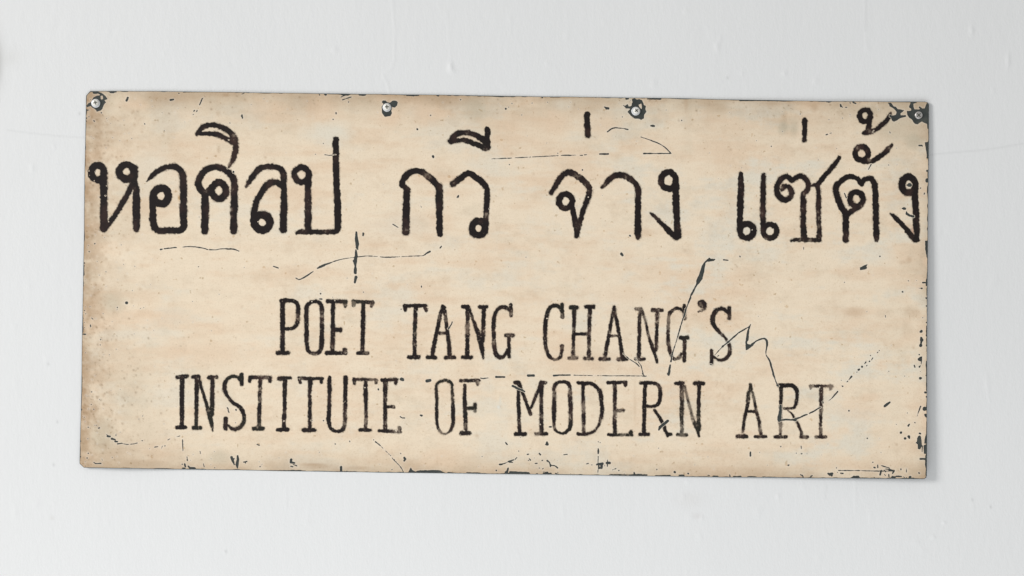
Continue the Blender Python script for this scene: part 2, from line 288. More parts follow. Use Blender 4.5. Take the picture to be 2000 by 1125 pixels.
# left side
dots(I7, (152, 210, 16), (150, 345, 18), (210, 71, 12), (243, 880, 12), (230, 980, 18), (155, 790, 14), (170, 830, 10), (150, 1080, 18), (980, 163, 9), (840, 765, 9), (880, 755, 8), (757, 732, 8), (1475, 680, 9), (1548, 255, 10), (1800, 592, 8), (1480, 930, 8), (1705, 1037, 8), (150, 490, 10))
scr(I7, [(668, 697, 30), (672, 698, 30)], [(145, 1080, 12), (172, 1080, 12)], [(248, 885, 8), (262, 897, 6)], [(205, 71, 8), (218, 71, 8)], [(150, 240, 10), (150, 360, 12)], [(135, 940, 14), (133, 1050, 16)], [(230, 965, 8), (230, 992, 8)])
scr(H6, [(440, 575, 26), (468, 580, 22)], [(490, 605, 24), (528, 615, 16)], [(530, 640, 16), (560, 643, 14)], [(560, 668, 16), (610, 662, 14)], [(620, 665, 6), (680, 676, 5), (760, 668, 5), (800, 658, 6)], [(428, 553, 8), (430, 556, 8)], [(1010, 708, 6), (1055, 702, 5)], [(1095, 725, 6), (1108, 695, 6)], [(1130, 695, 10), (1142, 693, 10)], [(1172, 622, 8), (1198, 607, 8)], [(1270, 585, 4), (1322, 572, 7)], [(1354, 612, 8), (1356, 700, 10), (1359, 758, 6)],
    [(1566, 758, 7), (1576, 792, 6)], [(1408, 825, 12), (1412, 870, 12)], [(1380, 915, 22), (1388, 942, 20)], [(1350, 916, 12), (1352, 918, 12)], [(1422, 940, 16), (1440, 958, 20), (1500, 965, 22)], [(1358, 968, 20), (1380, 968, 18)], [(1608, 910, 5), (1618, 950, 6)], [(270, 893, 7), (290, 910, 8), (355, 908, 14)], [(368, 850, 5), (376, 870, 6)], [(540, 550, 6), (541, 570, 6)], [(338, 472, 14), (340, 473, 14)], [(855, 628, 10), (870, 630, 8)], [(1948, 830, 24), (1965, 880, 24), (1985, 920, 14)], [(1982, 848, 12), (1984, 850, 12)], [(196, 605, 10), (197, 608, 10)])
dots(H6, (118, 250, 24), (105, 825, 20), (110, 635, 14), (108, 480, 12), (187, 840, 14), (208, 243, 10), (268, 248, 16), (240, 186, 10), (162, 395, 10), (284, 440, 9), (305, 440, 8), (1275, 215, 6))
# bottom edge
scr(H7, [(205, 768, 22), (215, 810, 26), (235, 855, 12)], [(275, 755, 22), (280, 800, 28), (268, 860, 34), (275, 905, 10)], [(350, 828, 12), (390, 820, 12)], [(370, 835, 12), (372, 840, 8)], [(930, 800, 30), (925, 830, 24)], [(930, 832, 28), (970, 840, 18)], [(950, 855, 10), (1000, 875, 10)], [(925, 880, 12), (950, 885, 14)], [(1538, 890, 26), (1538, 935, 26)], [(510, 612, 8), (540, 622, 10)], [(1642, 570, 10), (1646, 582, 8)], [(1960, 580, 10), (2000, 610, 14)], [(1935, 555, 8), (1937, 557, 8)],
    [(152, 162, 10), (160, 178, 12)], [(548, 885, 12), (552, 882, 12)], [(800, 930, 8), (1100, 935, 8)], [(930, 930, 10), (1050, 932, 12)])
scr(H8, [(208, 580, 12), (270, 630, 12)], [(185, 555, 10), (187, 557, 10)], [(272, 632, 3), (390, 748, 4), (430, 800, 6), (500, 870, 6), (530, 910, 12), (550, 950, 8)], [(392, 748, 12), (394, 750, 12)], [(435, 800, 14), (437, 802, 14)], [(560, 775, 22), (572, 792, 24), (558, 815, 18)], [(516, 720, 8), (520, 728, 8)], [(1795, 590, 14), (1815, 612, 12)], [(1955, 692, 12), (1957, 693, 12)])
chip(H8, [(612, 945), (640, 890), (655, 925), (700, 945), (715, 930), (800, 928), (900, 925), (1000, 928), (1050, 955), (1060, 972), (610, 972)])
chip(H8, [(1085, 945), (1140, 955), (1310, 965), (1320, 950), (1450, 955), (1600, 968), (1600, 985), (1085, 985)])
chip(I1, [(250, 810), (290, 800), (310, 740), (335, 725), (340, 760), (318, 840), (260, 850)])
chip(I1, [(350, 800), (500, 805), (600, 810), (740, 820), (755, 855), (750, 880), (340, 880)])
scr(I1, [(160, 670, 26), (200, 670, 26), (275, 645, 14)], [(285, 638, 8), (340, 610, 26), (435, 580, 20)], [(350, 625, 26), (415, 630, 16)], [(462, 572, 14), (495, 535, 16)], [(270, 235, 20), (305, 282, 22)], [(1085, 235, 30), (1085, 270, 60)], [(1055, 285, 16), (1105, 285, 20)], [(935, 455, 26), (955, 480, 34)], [(700, 475, 24), (730, 470, 16)], [(735, 555, 12), (760, 585, 28)], [(850, 652, 14), (890, 650, 16)], [(930, 740, 16), (948, 742, 12)], [(995, 760, 14), (1015, 745, 12)], [(1405, 482, 14), (1478, 475, 16)], [(720, 592, 14), (722, 593, 14)], [(528, 406, 16), (530, 408, 16)], [(90, 788, 24), (92, 790, 24)],
    [(1090, 600, 34), (1130, 630, 20), (1150, 680, 30), (1150, 715, 20)], [(1160, 690, 18), (1235, 695, 16), (1265, 715, 22), (1290, 740, 26)], [(1295, 825, 22), (1300, 827, 22)], [(1010, 820, 16), (1100, 825, 22)], [(1010, 845, 20), (1160, 850, 26)], [(880, 850, 12), (900, 850, 12)], [(985, 595, 16), (1000, 590, 12)], [(1855, 660, 16), (1890, 650, 16)], [(1945, 682, 12), (1978, 680, 12)], [(1240, 845, 14), (1300, 855, 14)])
scr(I2, [(303, 600, 10), (304, 630, 22), (303, 660, 12)], [(303, 695, 6), (300, 770, 8)], [(300, 860, 6), (298, 900, 10)], [(285, 795, 20), (310, 790, 30)], [(405, 775, 22), (440, 775, 30)], [(415, 740, 8), (415, 820, 10)], [(330, 800, 20), (355, 785, 28)], [(380, 800, 6), (381, 815, 6)], [(303, 518, 10), (305, 520, 10)], [(325, 527, 8), (327, 528, 8)], [(475, 862, 8), (490, 857, 8)], [(505, 850, 8), (520, 843, 8)], [(552, 868, 12), (558, 866, 12)], [(740, 890, 10), (745, 915, 20)], [(780, 918, 18), (830, 918, 14)], [(1235, 888, 26), (1237, 890, 24)], [(1400, 905, 16), (1402, 907, 16)], [(1290, 925, 14), (1345, 930, 20)], [(440, 918, 8), (900, 922, 10)], [(1000, 930, 8), (1180, 930, 12)], [(1640, 925, 8), (1660, 930, 12)], [(1700, 935, 10), (1760, 940, 16)], [(1905, 920, 8), (1912, 940, 14)])
chip(I2, [(300, 775), (360, 770), (358, 800), (355, 850), (300, 850)]); keep(I2, [(318, 808), (328, 806), (328, 830), (318, 830)])
scr(I3, [(410, 645, 16), (410, 690, 20)], [(1030, 572, 10), (1032, 600, 14)], [(1030, 663, 12), (1040, 664, 10)], [(970, 655, 10), (971, 656, 10)], [(872, 805, 14), (880, 803, 14)], [(1355, 545, 8), (1358, 550, 8)], [(1837, 475, 14), (1838, 476, 14)], [(1610, 140, 14), (1612, 142, 14)], [(1022, 918, 10), (1045, 930, 16), (1055, 945, 10)], [(1150, 940, 16), (1165, 930, 10)], [(1360, 905, 18), (1380, 920, 20)], [(1400, 915, 14), (1405, 930, 20)], [(160, 925, 10), (162, 940, 14)], [(205, 942, 12), (290, 942, 16)], [(380, 945, 14), (480, 948, 14)], [(560, 948, 10), (710, 952, 12)], [(1640, 958, 12), (1990, 965, 12)])
# edge wear: bare metal along a line of varying width
XG = (np.arange(NX) + X0)[None, :] + np.zeros((NY, 1)); YG = (np.arange(NY) + Y0)[:, None] + np.zeros((1, NX))
ew = 0.75 + 0.9 * sstep(0.1, 0.8, vnoise(SH, 34, 34, 21)) + 0.9 * sstep(0.0, 0.9, vnoise(SH, 11, 11, 22)) * (vnoise(SH, 70, 70, 23) > -0.1)
ew += 1.1 * sstep(1804, 1811, XG) * sstep(0.0, 0.8, vnoise(SH, 12, 9, 24)) + 0.7 * sstep(922, 930, YG) * sstep(1150, 1300, XG) * sstep(-0.2, 0.8, vnoise(SH, 12, 30, 25))
EDGE = BOARD - ew
CHN = CH + np.where(CH > -4, NB * 0.55 + NF * 0.25, 0) * np.clip(0.35 + (CH + 4) * 0.12, 0, 1)
# thousands of pin-prick chips: more of them near the left and lower edges
pr = np.random.RandomState(5)
for k in range(300):
    if k % 5 < 2: x = 160 + abs(pr.normal(0, 60)); y = pr.uniform(185, 912)
    elif k % 5 < 4: x = pr.uniform(165, 1808); y = (925 - abs(pr.normal(0, 55))) if k % 2 else (190 + abs(pr.normal(0, 45)))
    else: x = pr.uniform(165, 1805); y = pr.uniform(190, 925)
    d = pr.choice([0.9, 1.1, 1.4, 1.8, 2.3], p=[.36, .3, .2, .1, .04])
    stamp(CHN, np.array([(x, y, d), (x + pr.uniform(-.8, .8), y + pr.uniform(-.8, .8), d)]))
COAT = np.minimum(EDGE, -CHN)

# ------------------------------------------------------------------ contour mesher
def mesh_from_field(F, block, top, depth):
    """front face of the region F>0 (blocks inside, single cells with a cut contour at its rim) plus a rim wall"""
    V = []; faces4 = []; nv = 0
    ny, nx = (NY - 1) // block, (NX - 1) // block
    G = F[:ny * block + 1, :nx * block + 1]
    full = np.ones((ny, nx), bool); anyp = np.zeros((ny, nx), bool)
    for j in range(block + 1):
        for i in range(block + 1):
            s = G[j:j + (ny - 1) * block + 1:block, i:i + (nx - 1) * block + 1:block] > 0
            full &= s; anyp |= s
    bj, bi = np.nonzero(full)
    x = X0 + bi * block; y = Y0 + bj * block
    q = np.stack([np.stack([x, y], -1), np.stack([x, y + block], -1), np.stack([x + block, y + block], -1), np.stack([x + block, y], -1)], 1)
    quads = [q.reshape(-1, 2).astype(float)]
    mj, mi = np.nonzero(anyp & ~full)
    cj = (mj[:, None, None] * block + np.arange(block)[None, :, None] + np.zeros((1, 1, block), int)).ravel()
    ci = (mi[:, None, None] * block + np.arange(block)[None, None, :] + np.zeros((1, block, 1), int)).ravel()
    a = F[cj, ci]; b = F[cj + 1, ci]; c = F[cj + 1, ci + 1]; d = F[cj, ci + 1]     # anticlockwise seen from the front
    n_in = (a > 0).astype(int) + (b > 0) + (c > 0) + (d > 0)
    f = n_in == 4
    x = X0 + ci[f]; y = Y0 + cj[f]
    q = np.stack([np.stack([x, y], -1), np.stack([x, y + 1], -1), np.stack([x + 1, y + 1], -1), np.stack([x + 1, y], -1)], 1)
    quads.append(q.reshape(-1, 2).astype(float))
    Q = np.concatenate(quads)
    nq = len(Q) // 4
    polys = []; rims = []
    m = (n_in > 0) & (n_in < 4)
    CO = ((0, 0), (0, 1), (1, 1), (1, 0))
    for k in np.nonzero(m)[0]:
        vals = (a[k], b[k], c[k], d[k]); x = X0 + ci[k]; y = Y0 + cj[k]
        p = []; rim = []
        for e in range(4):
            v0 = vals[e]; v1 = vals[(e + 1) & 3]; p0 = CO[e]; p1 = CO[(e + 1) & 3]
            if v0 > 0: p.append((x + p0[0], y + p0[1]))
            if (v0 > 0) != (v1 > 0):
                t = min(max(v0 / (v0 - v1), 0.02), 0.98)
                pt = (x + p0[0] + (p1[0] - p0[0]) * t, y + p0[1] + (p1[1] - p0[1]) * t)
                p.append(pt); rim.append((pt, v0 > 0))
        if len(p) >= 3: polys.append(p)
        outs = [r[0] for r in rim if r[1]]; ins = [r[0] for r in rim if not r[1]]
        for u, v in zip(outs, ins): rims.append((u, v))
    P2 = [Q] + ([np.array([pt for p in polys for pt in p], float)] if polys else [])
    P2 = np.concatenate(P2)
    co = trace(P2[:, 0], P2[:, 1], top)
    loops = [np.arange(4 * nq)]; starts = [np.arange(nq) * 4]
    s = 4 * nq; st = []
    for p in polys: st.append(s); s += len(p)
    loops = np.arange(s); starts = np.concatenate([np.arange(nq) * 4, np.array(st, int)])
    if rims and depth > 0:
        R = np.array(rims, float)      # n,2,2
        r0 = trace(R[:, 0, 0], R[:, 0, 1], top); r1 = trace(R[:, 1, 0], R[:, 1, 1], top)
        r2 = trace(R[:, 1, 0], R[:, 1, 1], top - depth); r3 = trace(R[:, 0, 0], R[:, 0, 1], top - depth)
        rc = np.stack([r1, r0, r3, r2], 1).reshape(-1, 3)
        rp = np.stack([R[:, 1], R[:, 0], R[:, 0], R[:, 1]], 1).reshape(-1, 2)
        starts = np.concatenate([starts, s + np.arange(len(R)) * 4]); loops = np.arange(s + 4 * len(R))
        co = np.concatenate([co, rc]); P2 = np.concatenate([P2, rp])
    return co, loops, starts, P2

def build_mesh(name, co, loops, starts, mat, parent=None, rgba=None, smooth_shade=False):
    me = bpy.data.meshes.new(name)
    me.vertices.add(len(co)); me.vertices.foreach_set("co", np.asarray(co, np.float32).ravel())
    me.loops.add(len(loops)); me.loops.foreach_set("vertex_index", np.asarray(loops, np.int32))
    me.polygons.add(len(starts)); me.polygons.foreach_set("loop_start", np.asarray(starts, np.int32))
    if rgba is not None:
        at = me.attributes.new("pigment", 'FLOAT_COLOR', 'POINT')
        at.data.foreach_set("color", np.asarray(rgba, np.float32).ravel())
    me.update(calc_edges=True); me.validate()
    if smooth_shade: me.shade_smooth()
    me.materials.append(mat)
    o = bpy.data.objects.new(name, me); col.objects.link(o)
    if parent: o.parent = parent
    return o

def sample(F, px, py):
    x = np.clip(px - X0, 0, NX - 1.001); y = np.clip(py - Y0, 0, NY - 1.001)
    xi = x.astype(int); yi = y.astype(int); fx = x - xi; fy = y - yi
    if F.ndim == 3: fx = fx[:, None]; fy = fy[:, None]
    return (F[yi, xi] * (1 - fx) + F[yi, xi + 1] * fx) * (1 - fy) + (F[yi + 1, xi] * (1 - fx) + F[yi + 1, xi + 1] * fx) * fy

# ------------------------------------------------------------------ materials
def new_mat(name):
    m = bpy.data.materials.new(name); m.use_nodes = True
    nt = m.node_tree; b = nt.nodes["Principled BSDF"]
    return m, nt, b
def N(nt, t, **kw):
    n = nt.nodes.new(t)
    for k, v in kw.items():
        if k in n.inputs.keys(): n.inputs[k].default_value = v
        else: setattr(n, k, v)
    return n
def noise(nt, scale, detail=4, rough=0.55, stretch=(1, 1, 1), off=(0, 0, 0)):
    tc = N(nt, 'ShaderNodeTexCoord'); mp = N(nt, 'ShaderNodeMapping'); mp.inputs['Scale'].default_value = stretch; mp.inputs['Location'].default_value = off
    n = N(nt, 'ShaderNodeTexNoise'); n.inputs['Scale'].default_value = scale; n.inputs['Detail'].default_value = detail; n.inputs['Roughness'].default_value = rough
    nt.links.new(tc.outputs['Object'], mp.inputs[0]); nt.links.new(mp.outputs[0], n.inputs['Vector'])
    return n.outputs['Fac']
def ramp(nt, fac, stops):
    r = N(nt, 'ShaderNodeValToRGB'); nt.links.new(fac, r.inputs[0])
    el = r.color_ramp.elements
    while len(el) < len(stops): el.new(0.5)
    for e, (p, c) in zip(el, stops): e.position = p; e.color = c if len(c) == 4 else (*c, 1)
    return r.outputs[0]
def mixc(nt, fac, a, b, mode='MIX'):
    m = N(nt, 'ShaderNodeMix'); m.data_type = 'RGBA'; m.blend_type = mode
    for s, v in ((0, fac), (6, a), (7, b)):
        if isinstance(v, (int, float)): m.inputs[s].default_value = v
        elif isinstance(v, tuple): m.inputs[s].default_value = (*v, 1) if len(v) == 3 else v
        else: nt.links.new(v, m.inputs[s])
    return m.outputs[2]
def bump(nt, b, h, strength, dist):
    n = N(nt, 'ShaderNodeBump'); n.inputs['Strength'].default_value = strength; n.inputs['Distance'].default_value = dist
    nt.links.new(h, n.inputs['Height']); nt.links.new(n.outputs[0], b.inputs['Normal'])

m_wall, nt, b = new_mat("white_wall_paint")
at = N(nt, 'ShaderNodeAttribute', attribute_name="pigment")
c = mixc(nt, noise(nt, 2.2, 3), (0.752, 0.757, 0.758), (0.775, 0.780, 0.782))
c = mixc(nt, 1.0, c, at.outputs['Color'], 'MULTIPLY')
nt.links.new(c, b.inputs['Base Color']); b.inputs['Roughness'].default_value = 0.62; b.inputs['Specular IOR Level'].default_value = 0.3
h1 = noise(nt, 520, 3, 0.65, (1, 1, 0.6)); h2 = noise(nt, 110, 3, 0.5, (1.4, 1, 0.6), (3, 1, 2))
ad = N(nt, 'ShaderNodeMath', operation='MULTIPLY_ADD'); ad.inputs[1].default_value = 1.2
nt.links.new(h2, ad.inputs[0]); nt.links.new(h1, ad.inputs[2])
bump(nt, b, ad.outputs[0], 0.42, 0.00035)

m_metal, nt, b = new_mat("dark_sheet_metal")
c = ramp(nt, noise(nt, 120, 4), [(0.3, (0.029, 0.034, 0.031)), (0.55, (0.042, 0.048, 0.045)), (0.8, (0.070, 0.074, 0.064))])
nt.links.new(c, b.inputs['Base Color']); b.inputs['Roughness'].default_value = 0.6; b.inputs['Specular IOR Level'].default_value = 0.35
bump(nt, b, noise(nt, 500, 3), 0.2, 0.0002)

m_coat, nt, b = new_mat("aged_cream_enamel")
at = N(nt, 'ShaderNodeAttribute', attribute_name="pigment")
f1 = noise(nt, 700, 3, 0.65)
g = ramp(nt, f1, [(0.30, (0.90, 0.88, 0.86)), (0.5, (1, 1, 1)), (0.7, (1.0, 1.0, 1.0))])
c = mixc(nt, 1.0, at.outputs['Color'], g, 'MULTIPLY')
sp = ramp(nt, noise(nt, 260, 2, 0.4, off=(5, 2, 7)), [(0.71, (1, 1, 1)), (0.78, (0.74, 0.68, 0.59))])
c = mixc(nt, 1.0, c, sp, 'MULTIPLY')
sp2 = ramp(nt, noise(nt, 170, 2, 0.4, off=(1, 12, 3)), [(0.74, (1, 1, 1)), (0.77, (0.84, 0.77, 0.68))])
c = mixc(nt, 1.0, c, sp2, 'MULTIPLY')
nt.links.new(c, b.inputs['Base Color']); b.inputs['Roughness'].default_value = 0.48; b.inputs['Specular IOR Level'].default_value = 0.35
hb = noise(nt, 90, 4, 0.6, (0.35, 1, 1.6))
bump(nt, b, hb, 0.25, 0.0005)

m_ink, nt, b = new_mat("black_brush_paint")
at = N(nt, 'ShaderNodeAttribute', attribute_name="pigment")
nt.links.new(at.outputs['Color'], b.inputs['Base Color']); nt.links.new(at.outputs['Alpha'], b.inputs['Alpha'])
b.inputs['Roughness'].default_value = 0.62; b.inputs['Specular IOR Level'].default_value = 0.25

m_screw, nt, b = new_mat("screw_plating")
c = ramp(nt, noise(nt, 300, 3), [(0.3, (0.74, 0.72, 0.66)), (0.6, (0.86, 0.84, 0.78))])
nt.links.new(c, b.inputs['Base Color']); b.inputs['Roughness'].default_value = 0.5; b.inputs['Metallic'].default_value = 0.08
m_screw2, nt, b = new_mat("dull_screw_steel")
c = ramp(nt, noise(nt, 300, 3), [(0.3, (0.36, 0.34, 0.32)), (0.6, (0.50, 0.48, 0.46))])
nt.links.new(c, b.inputs['Base Color']); b.inputs['Roughness'].default_value = 0.35; b.inputs['Metallic'].default_value = 0.4
m_washer, nt, b = new_mat("zinc_washer")
c = ramp(nt, noise(nt, 300, 3), [(0.3, (0.60, 0.61, 0.62)), (0.6, (0.78, 0.79, 0.80))])
nt.links.new(c, b.inputs['Base Color']); b.inputs['Roughness'].default_value = 0.4; b.inputs['Metallic'].default_value = 0.3
m_slot, nt, b = new_mat("dark_screw_cross")
c = ramp(nt, noise(nt, 900, 2), [(0.3, (0.05, 0.05, 0.035)), (0.6, (0.10, 0.10, 0.08))])
nt.links.new(c, b.inputs['Base Color']); b.inputs['Roughness'].default_value = 0.8

# ------------------------------------------------------------------ the wall (painted plaster, real lumps, ridges and hairlines)
gx = np.arange(-120, 2121, 2.5); gy = np.arange(-100, 1226, 2.5)
gx = np.concatenate([[-6000, -3000, -1200, -500], gx, [2500, 3200, 5000, 8000]]); gy = np.concatenate([[-3500, -1800, -700], gy, [1900, 3000, 4500]])
WX, WY = np.meshgrid(gx, gy)
wh = np.zeros(WX.shape)
wn = fbm((700, 1200), 90, 160, 3, 50)
def wsample(F, sx, sy):
    xi = np.clip(((WX + 300) / sx).astype(int), 0, F.shape[1] - 1); yi = np.clip(((WY + 200) / sy).astype(int), 0, F.shape[0] - 1)
    return F[yi, xi]
def lowfreq(X, Y, sx, sy, seed):
    r = np.random.RandomState(seed); g = r.uniform(-1, 1, (40, 60))
    x = np.clip((X + 300) / sx, 0, 57.99); y = np.clip((Y + 200) / sy, 0, 37.99)
    xi = x.astype(int); yi = y.astype(int); fx = x - xi; fy = y - yi
    fx = fx * fx * (3 - 2 * fx); fy = fy * fy * (3 - 2 * fy)
    return (g[yi, xi] * (1 - fx) + g[yi, xi + 1] * fx) * (1 - fy) + (g[yi + 1, xi] * (1 - fx) + g[yi + 1, xi + 1] * fx) * fy
wh += 0.00050 * lowfreq(WX, WY, 210, 260, 1) + 0.00008 * lowfreq(WX, WY, 62, 90, 2)
def lump(x, y, rx, ry, h, rot=0.0):
    global wh
    ca, sa = math.cos(rot), math.sin(rot)
    dx = WX - x; dy = WY - y
    u = (dx * ca + dy * sa) / rx; v = (-dx * sa + dy * ca) / ry
    wh = wh + 0.62 * h * np.exp(-(u * u + v * v))
def ridge(pts, wd, h):
    global wh
    P = np.array(pts, float); best = np.full(WX.shape, 1e9)
    for a, b2 in zip(P[:-1], P[1:]):
        dx, dy = b2 - a; L = dx * dx + dy * dy
        t = np.clip(((WX - a[0]) * dx + (WY - a[1]) * dy) / L, 0, 1)
        best = np.minimum(best, np.hypot(WX - a[0] - t * dx, WY - a[1] - t * dy))
    wh = wh + 0.5 * h * np.exp(-(best / wd) ** 2)
for l in [(880, 131, 5, 9, .0011), (886, 140, 8, 5, .0004), (653, 97, 5, 6, .0005), (1401, 91, 5, 9, .0006), (1406, 75, 3, 8, .0003), (1898, 60, 4, 10, .0006), (1969, 118, 4, 14, .0006), (1532, 143, 4, 5, .0005), (1593, 158, 5, 7, .0004),
          (1449, 143, 4, 7, .0003), (1276, 163, 6, 8, .0003), (62, 328, 5, 9, .0004), (105, 286, 3, 4, .0003), (1520, 969, 2.5, 5, .0005), (1371, 1012, 3, 6, .0005), (1347, 1010, 8, 11, .0003), (1844, 1021, 3, 2.5, .0007),
          (1823, 1049, 4, 3, .0006), (1788, 1060, 9, 6, .0003), (1335, 970, 6, 6, .0003), (1257, 930, 8, 4, .0002), (1480, 1000, 9, 12, .0002), (1900, 990, 5, 12, .0002), (1930, 755, 5, 14, .0002), (70, 985, 7, 9, .0003), (104, 982, 3, 3, .0003),
          (30, 1000, 6, 12, .0003), (440, 1078, 3, 3, .0003), (320, 105, 3, 3, .0003), (332, 50, 3, 3, .0002), (1180, 45, 4, 6, .0002), (1340, 22, 5, 5, .0003), (600, 1020, 6, 8, .0002), (980, 1040, 7, 10, .0002), (210, 1020, 5, 6, .0002), (92, 700, 5, 5, .0002), (1940, 176, 3, 6, .0003),
          (1880, 430, 4, 6, .0002), (1700, 1010, 5, 12, .0002), (1600, 1090, 6, 8, .0002), (1100, 1000, 5, 7, .0002), (860, 990, 5, 8, .0002), (55, 560, 6, 9, .0002), (28, 640, 5, 8, .0002)]:
    lump(*l)
wr = np.random.RandomState(17)
for k in range(150):
    s = wr.choice([2.5, 3.5, 5, 8], p=[.4, .3, .2, .1])
    lump(wr.uniform(-80, 2080), wr.uniform(-60, 1180), s, s * wr.uniform(0.9, 2.4), wr.choice([-1, 1, 1]) * wr.uniform(.00008, .00026), wr.uniform(-.4, .4))
ridge([(766, 0), (771, 60), (770, 120), (764, 135), (748, 147), (757, 163), (761, 182)], 2.2, .00030)
ridge([(1688, 0), (1690, 40), (1692, 98)], 2.6, .00018)
ridge([(340, 168), (375, 150), (415, 137), (450, 128)], 2.5, .00028); ridge([(352, 162), (390, 148), (430, 140)], 3, -.0002)
ridge([(1670, 935), (1671, 1004)], 2.2, .00022); ridge([(558, 955), (559, 992)], 2.2, .0002); ridge([(1928, 731), (1927, 752), (1933, 785)], 2.4, .00022)
ridge([(20, 256), (62, 260), (110, 265), (166, 269)], 1.8, -.00016)
ridge([(1812, 302), (1860, 298), (1920, 293), (1960, 287), (2000, 280), (2130, 262)], 1.8, -.00018)
ridge([(613, 950), (606, 980), (600, 1010)], 2.4, .00012); ridge([(995, 860), (994, 1010)], 2.2, .00010); ridge([(870, 20), (878, 70), (880, 120)], 3, .00010)
WP = np.ones(WX.shape + (3,))
def smudge_or_shade(x, y, rx, ry, c, a):
    global WP
    k = a * np.exp(-(((WX - x) / rx) ** 2 + ((WY - y) / ry) ** 2))[..., None]
    WP = WP + (np.array(c) - WP) * k
def hair(pts, wd, a):
    global WP
    P = np.array(pts, float); best = np.full(WX.shape, 1e9)
    for p, b2 in zip(P[:-1], P[1:]):
        dx, dy = b2 - p; L = dx * dx + dy * dy
        t = np.clip(((WX - p[0]) * dx + (WY - p[1]) * dy) / L, 0, 1)
        best = np.minimum(best, np.hypot(WX - p[0] - t * dx, WY - p[1] - t * dy))
    WP = WP * (1 - a * np.exp(-(best / wd) ** 2))[..., None]
smudge_or_shade(-14, 120, 16, 48, (.45, .44, .42), .9); smudge_or_shade(20, 112, 22, 18, (.8, .79, .76), .25)  # left end: soft shadow of something out of view, painted into the wall colour
smudge_or_shade(1348, 975, 26, 16, (.93, .91, .90), .5); smudge_or_shade(1362, 1008, 8, 5, (.88, .85, .84), .5); smudge_or_shade(102, 1012, 5, 4, (.85, .83, .8), .4)
hair([(14, 254), (62, 260), (110, 265), (166, 269)], 1.8, .06); hair([(1812, 302), (1860, 298), (1920, 293), (1960, 287), (2000, 280), (2130, 262)], 1.8, .07)
hair([(1692, 0), (1690, 60)], 2.5, .04); hair([(1615, 948), (1612, 975)], 2.0, .05)
for x, y in [(155, 222), (94, 711), (441, 1077), (1899, 976), (1935, 990), (1421, 152), (112, 824), (105, 908)]: smudge_or_shade(x, y, 2.2, 3.2, (.5, .5, .5), .35)
co = np.stack([(WX - CX) * S, -wh, (CY - WY) * S], -1).reshape(-1, 3)
ny, nx = WX.shape
idx = np.arange(ny * nx).reshape(ny, nx)
q = np.stack([idx[:-1, :-1], idx[1:, :-1], idx[1:, 1:], idx[:-1, 1:]], -1).reshape(-1)
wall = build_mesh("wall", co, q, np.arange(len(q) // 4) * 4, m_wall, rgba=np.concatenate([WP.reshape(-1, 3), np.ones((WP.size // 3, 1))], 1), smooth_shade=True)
wall["kind"] = "structure"

# ------------------------------------------------------------------ the sign
sign = bpy.data.objects.new("sign_board", None); col.objects.link(sign)
sign.empty_display_size = 0.05
sign["label"] = "weathered cream metal sign with black Thai and English lettering screwed to the white wall"
sign["category"] = "sign"

co, lo, st, P2 = mesh_from_field(BOARD, 8, 0.0, 0.0011)
build_mesh("metal_sheet", co, lo, st, m_metal, sign)

# pigment of the old cream paint: streaky brushing, rust-brown and grey weathering
base = np.array([0.845, 0.712, 0.543])
pink = np.array([0.765, 0.575, 0.405]); pale = np.array([0.765, 0.702, 0.580]); brown = np.array([0.410, 0.262, 0.145]); grey = np.array([0.51, 0.45, 0.335])
streak = fbm(SH, 140, 26, 5, 31, 0.68); patch = fbm(SH, 80, 60, 5, 32, 0.68); gpatch = fbm(SH, 90, 50, 5, 33, 0.68); wisp = vnoise(SH, 34, 2.6, 40) * 0.6 + vnoise(SH, 70, 5, 41) * 0.6; wispv = vnoise(SH, 3, 60, 42); vst = fbm(SH, 26, 110, 3, 34)
T = np.zeros(SH + (3,)) + base
def blend(colr, amt):
    global T
    T = T + (colr - T) * np.clip(amt, 0, 1)[..., None]
blend(pink, 0.64 * sstep(-0.25, 0.65, streak * 0.9 + patch * 0.6 + wisp * 0.10))
blend(pale, 0.80 * (0.75 + 0.45 * (XG > 900) * np.clip((XG - 900) / 500, 0, 1)) * sstep(0.0, 0.6, gpatch * 0.9 - streak * 0.5 + wisp * 0.12 + wispv * 0.06))
T *= (1 + 0.012 * wisp + 0.008 * wispv)[..., None]
dl = XG - (166 - (YG - 180) * 0.0137); dt = YG - (178 + (XG - 170) * 0.0125); dr = 1811 - XG; db = (912 + (XG - 160) * 0.0138) - YG
nse = fbm(SH, 40, 40, 4, 35); nfine = fbm(SH, 9, 9, 3, 36)
blend(brown, 0.62 * np.exp(-dl / (18 + 12 * nse)) * (1 + nfine * 0.8))
blend(brown, 0.30 * np.exp(-np.abs(dl) / 60.0) * sstep(-0.5, 0.6, nse + 0.4 * nfine))
blend(grey, 0.42 * np.exp(-dl / 110.0) * sstep(-0.3, 0.6, fbm(SH, 70, 55, 4, 37)) )
blend(brown, 0.42 * np.exp(-dt / (18 + 10 * nse)) * (0.8 + nse) )
blend(grey, 0.48 * np.exp(-dt / 34.0) * sstep(-0.3, 0.7, fbm(SH, 60, 35, 4, 38) + 0.35))
blend(brown, 0.30 * np.exp(-db / (14 + 8 * nse)) * (0.8 + nse * 1.4)); blend(grey, 0.20 * np.exp(-db / 30.0))
blend(brown, 0.30 * np.exp(-dr / 12.0) * (1 + nse)); blend(grey, 0.30 * np.exp(-dr / 60.0) * sstep(-0.4, 0.6, nse))
def corner(a, b2, k, L): blend(brown, k * np.exp(-np.hypot(np.clip(a, 0, 9999), np.clip(b2, 0, 9999)) / L) * (1 + 0.8 * nse + 0.3 * nfine))
corner(dl, dt, 0.42, 75); corner(dl, db, 0.36, 85); corner(dr, dt, 0.30, 70); corner(dr, db, 0.26, 55)
pt = fbm(SH, 120, 30, 5, 43, 0.6)
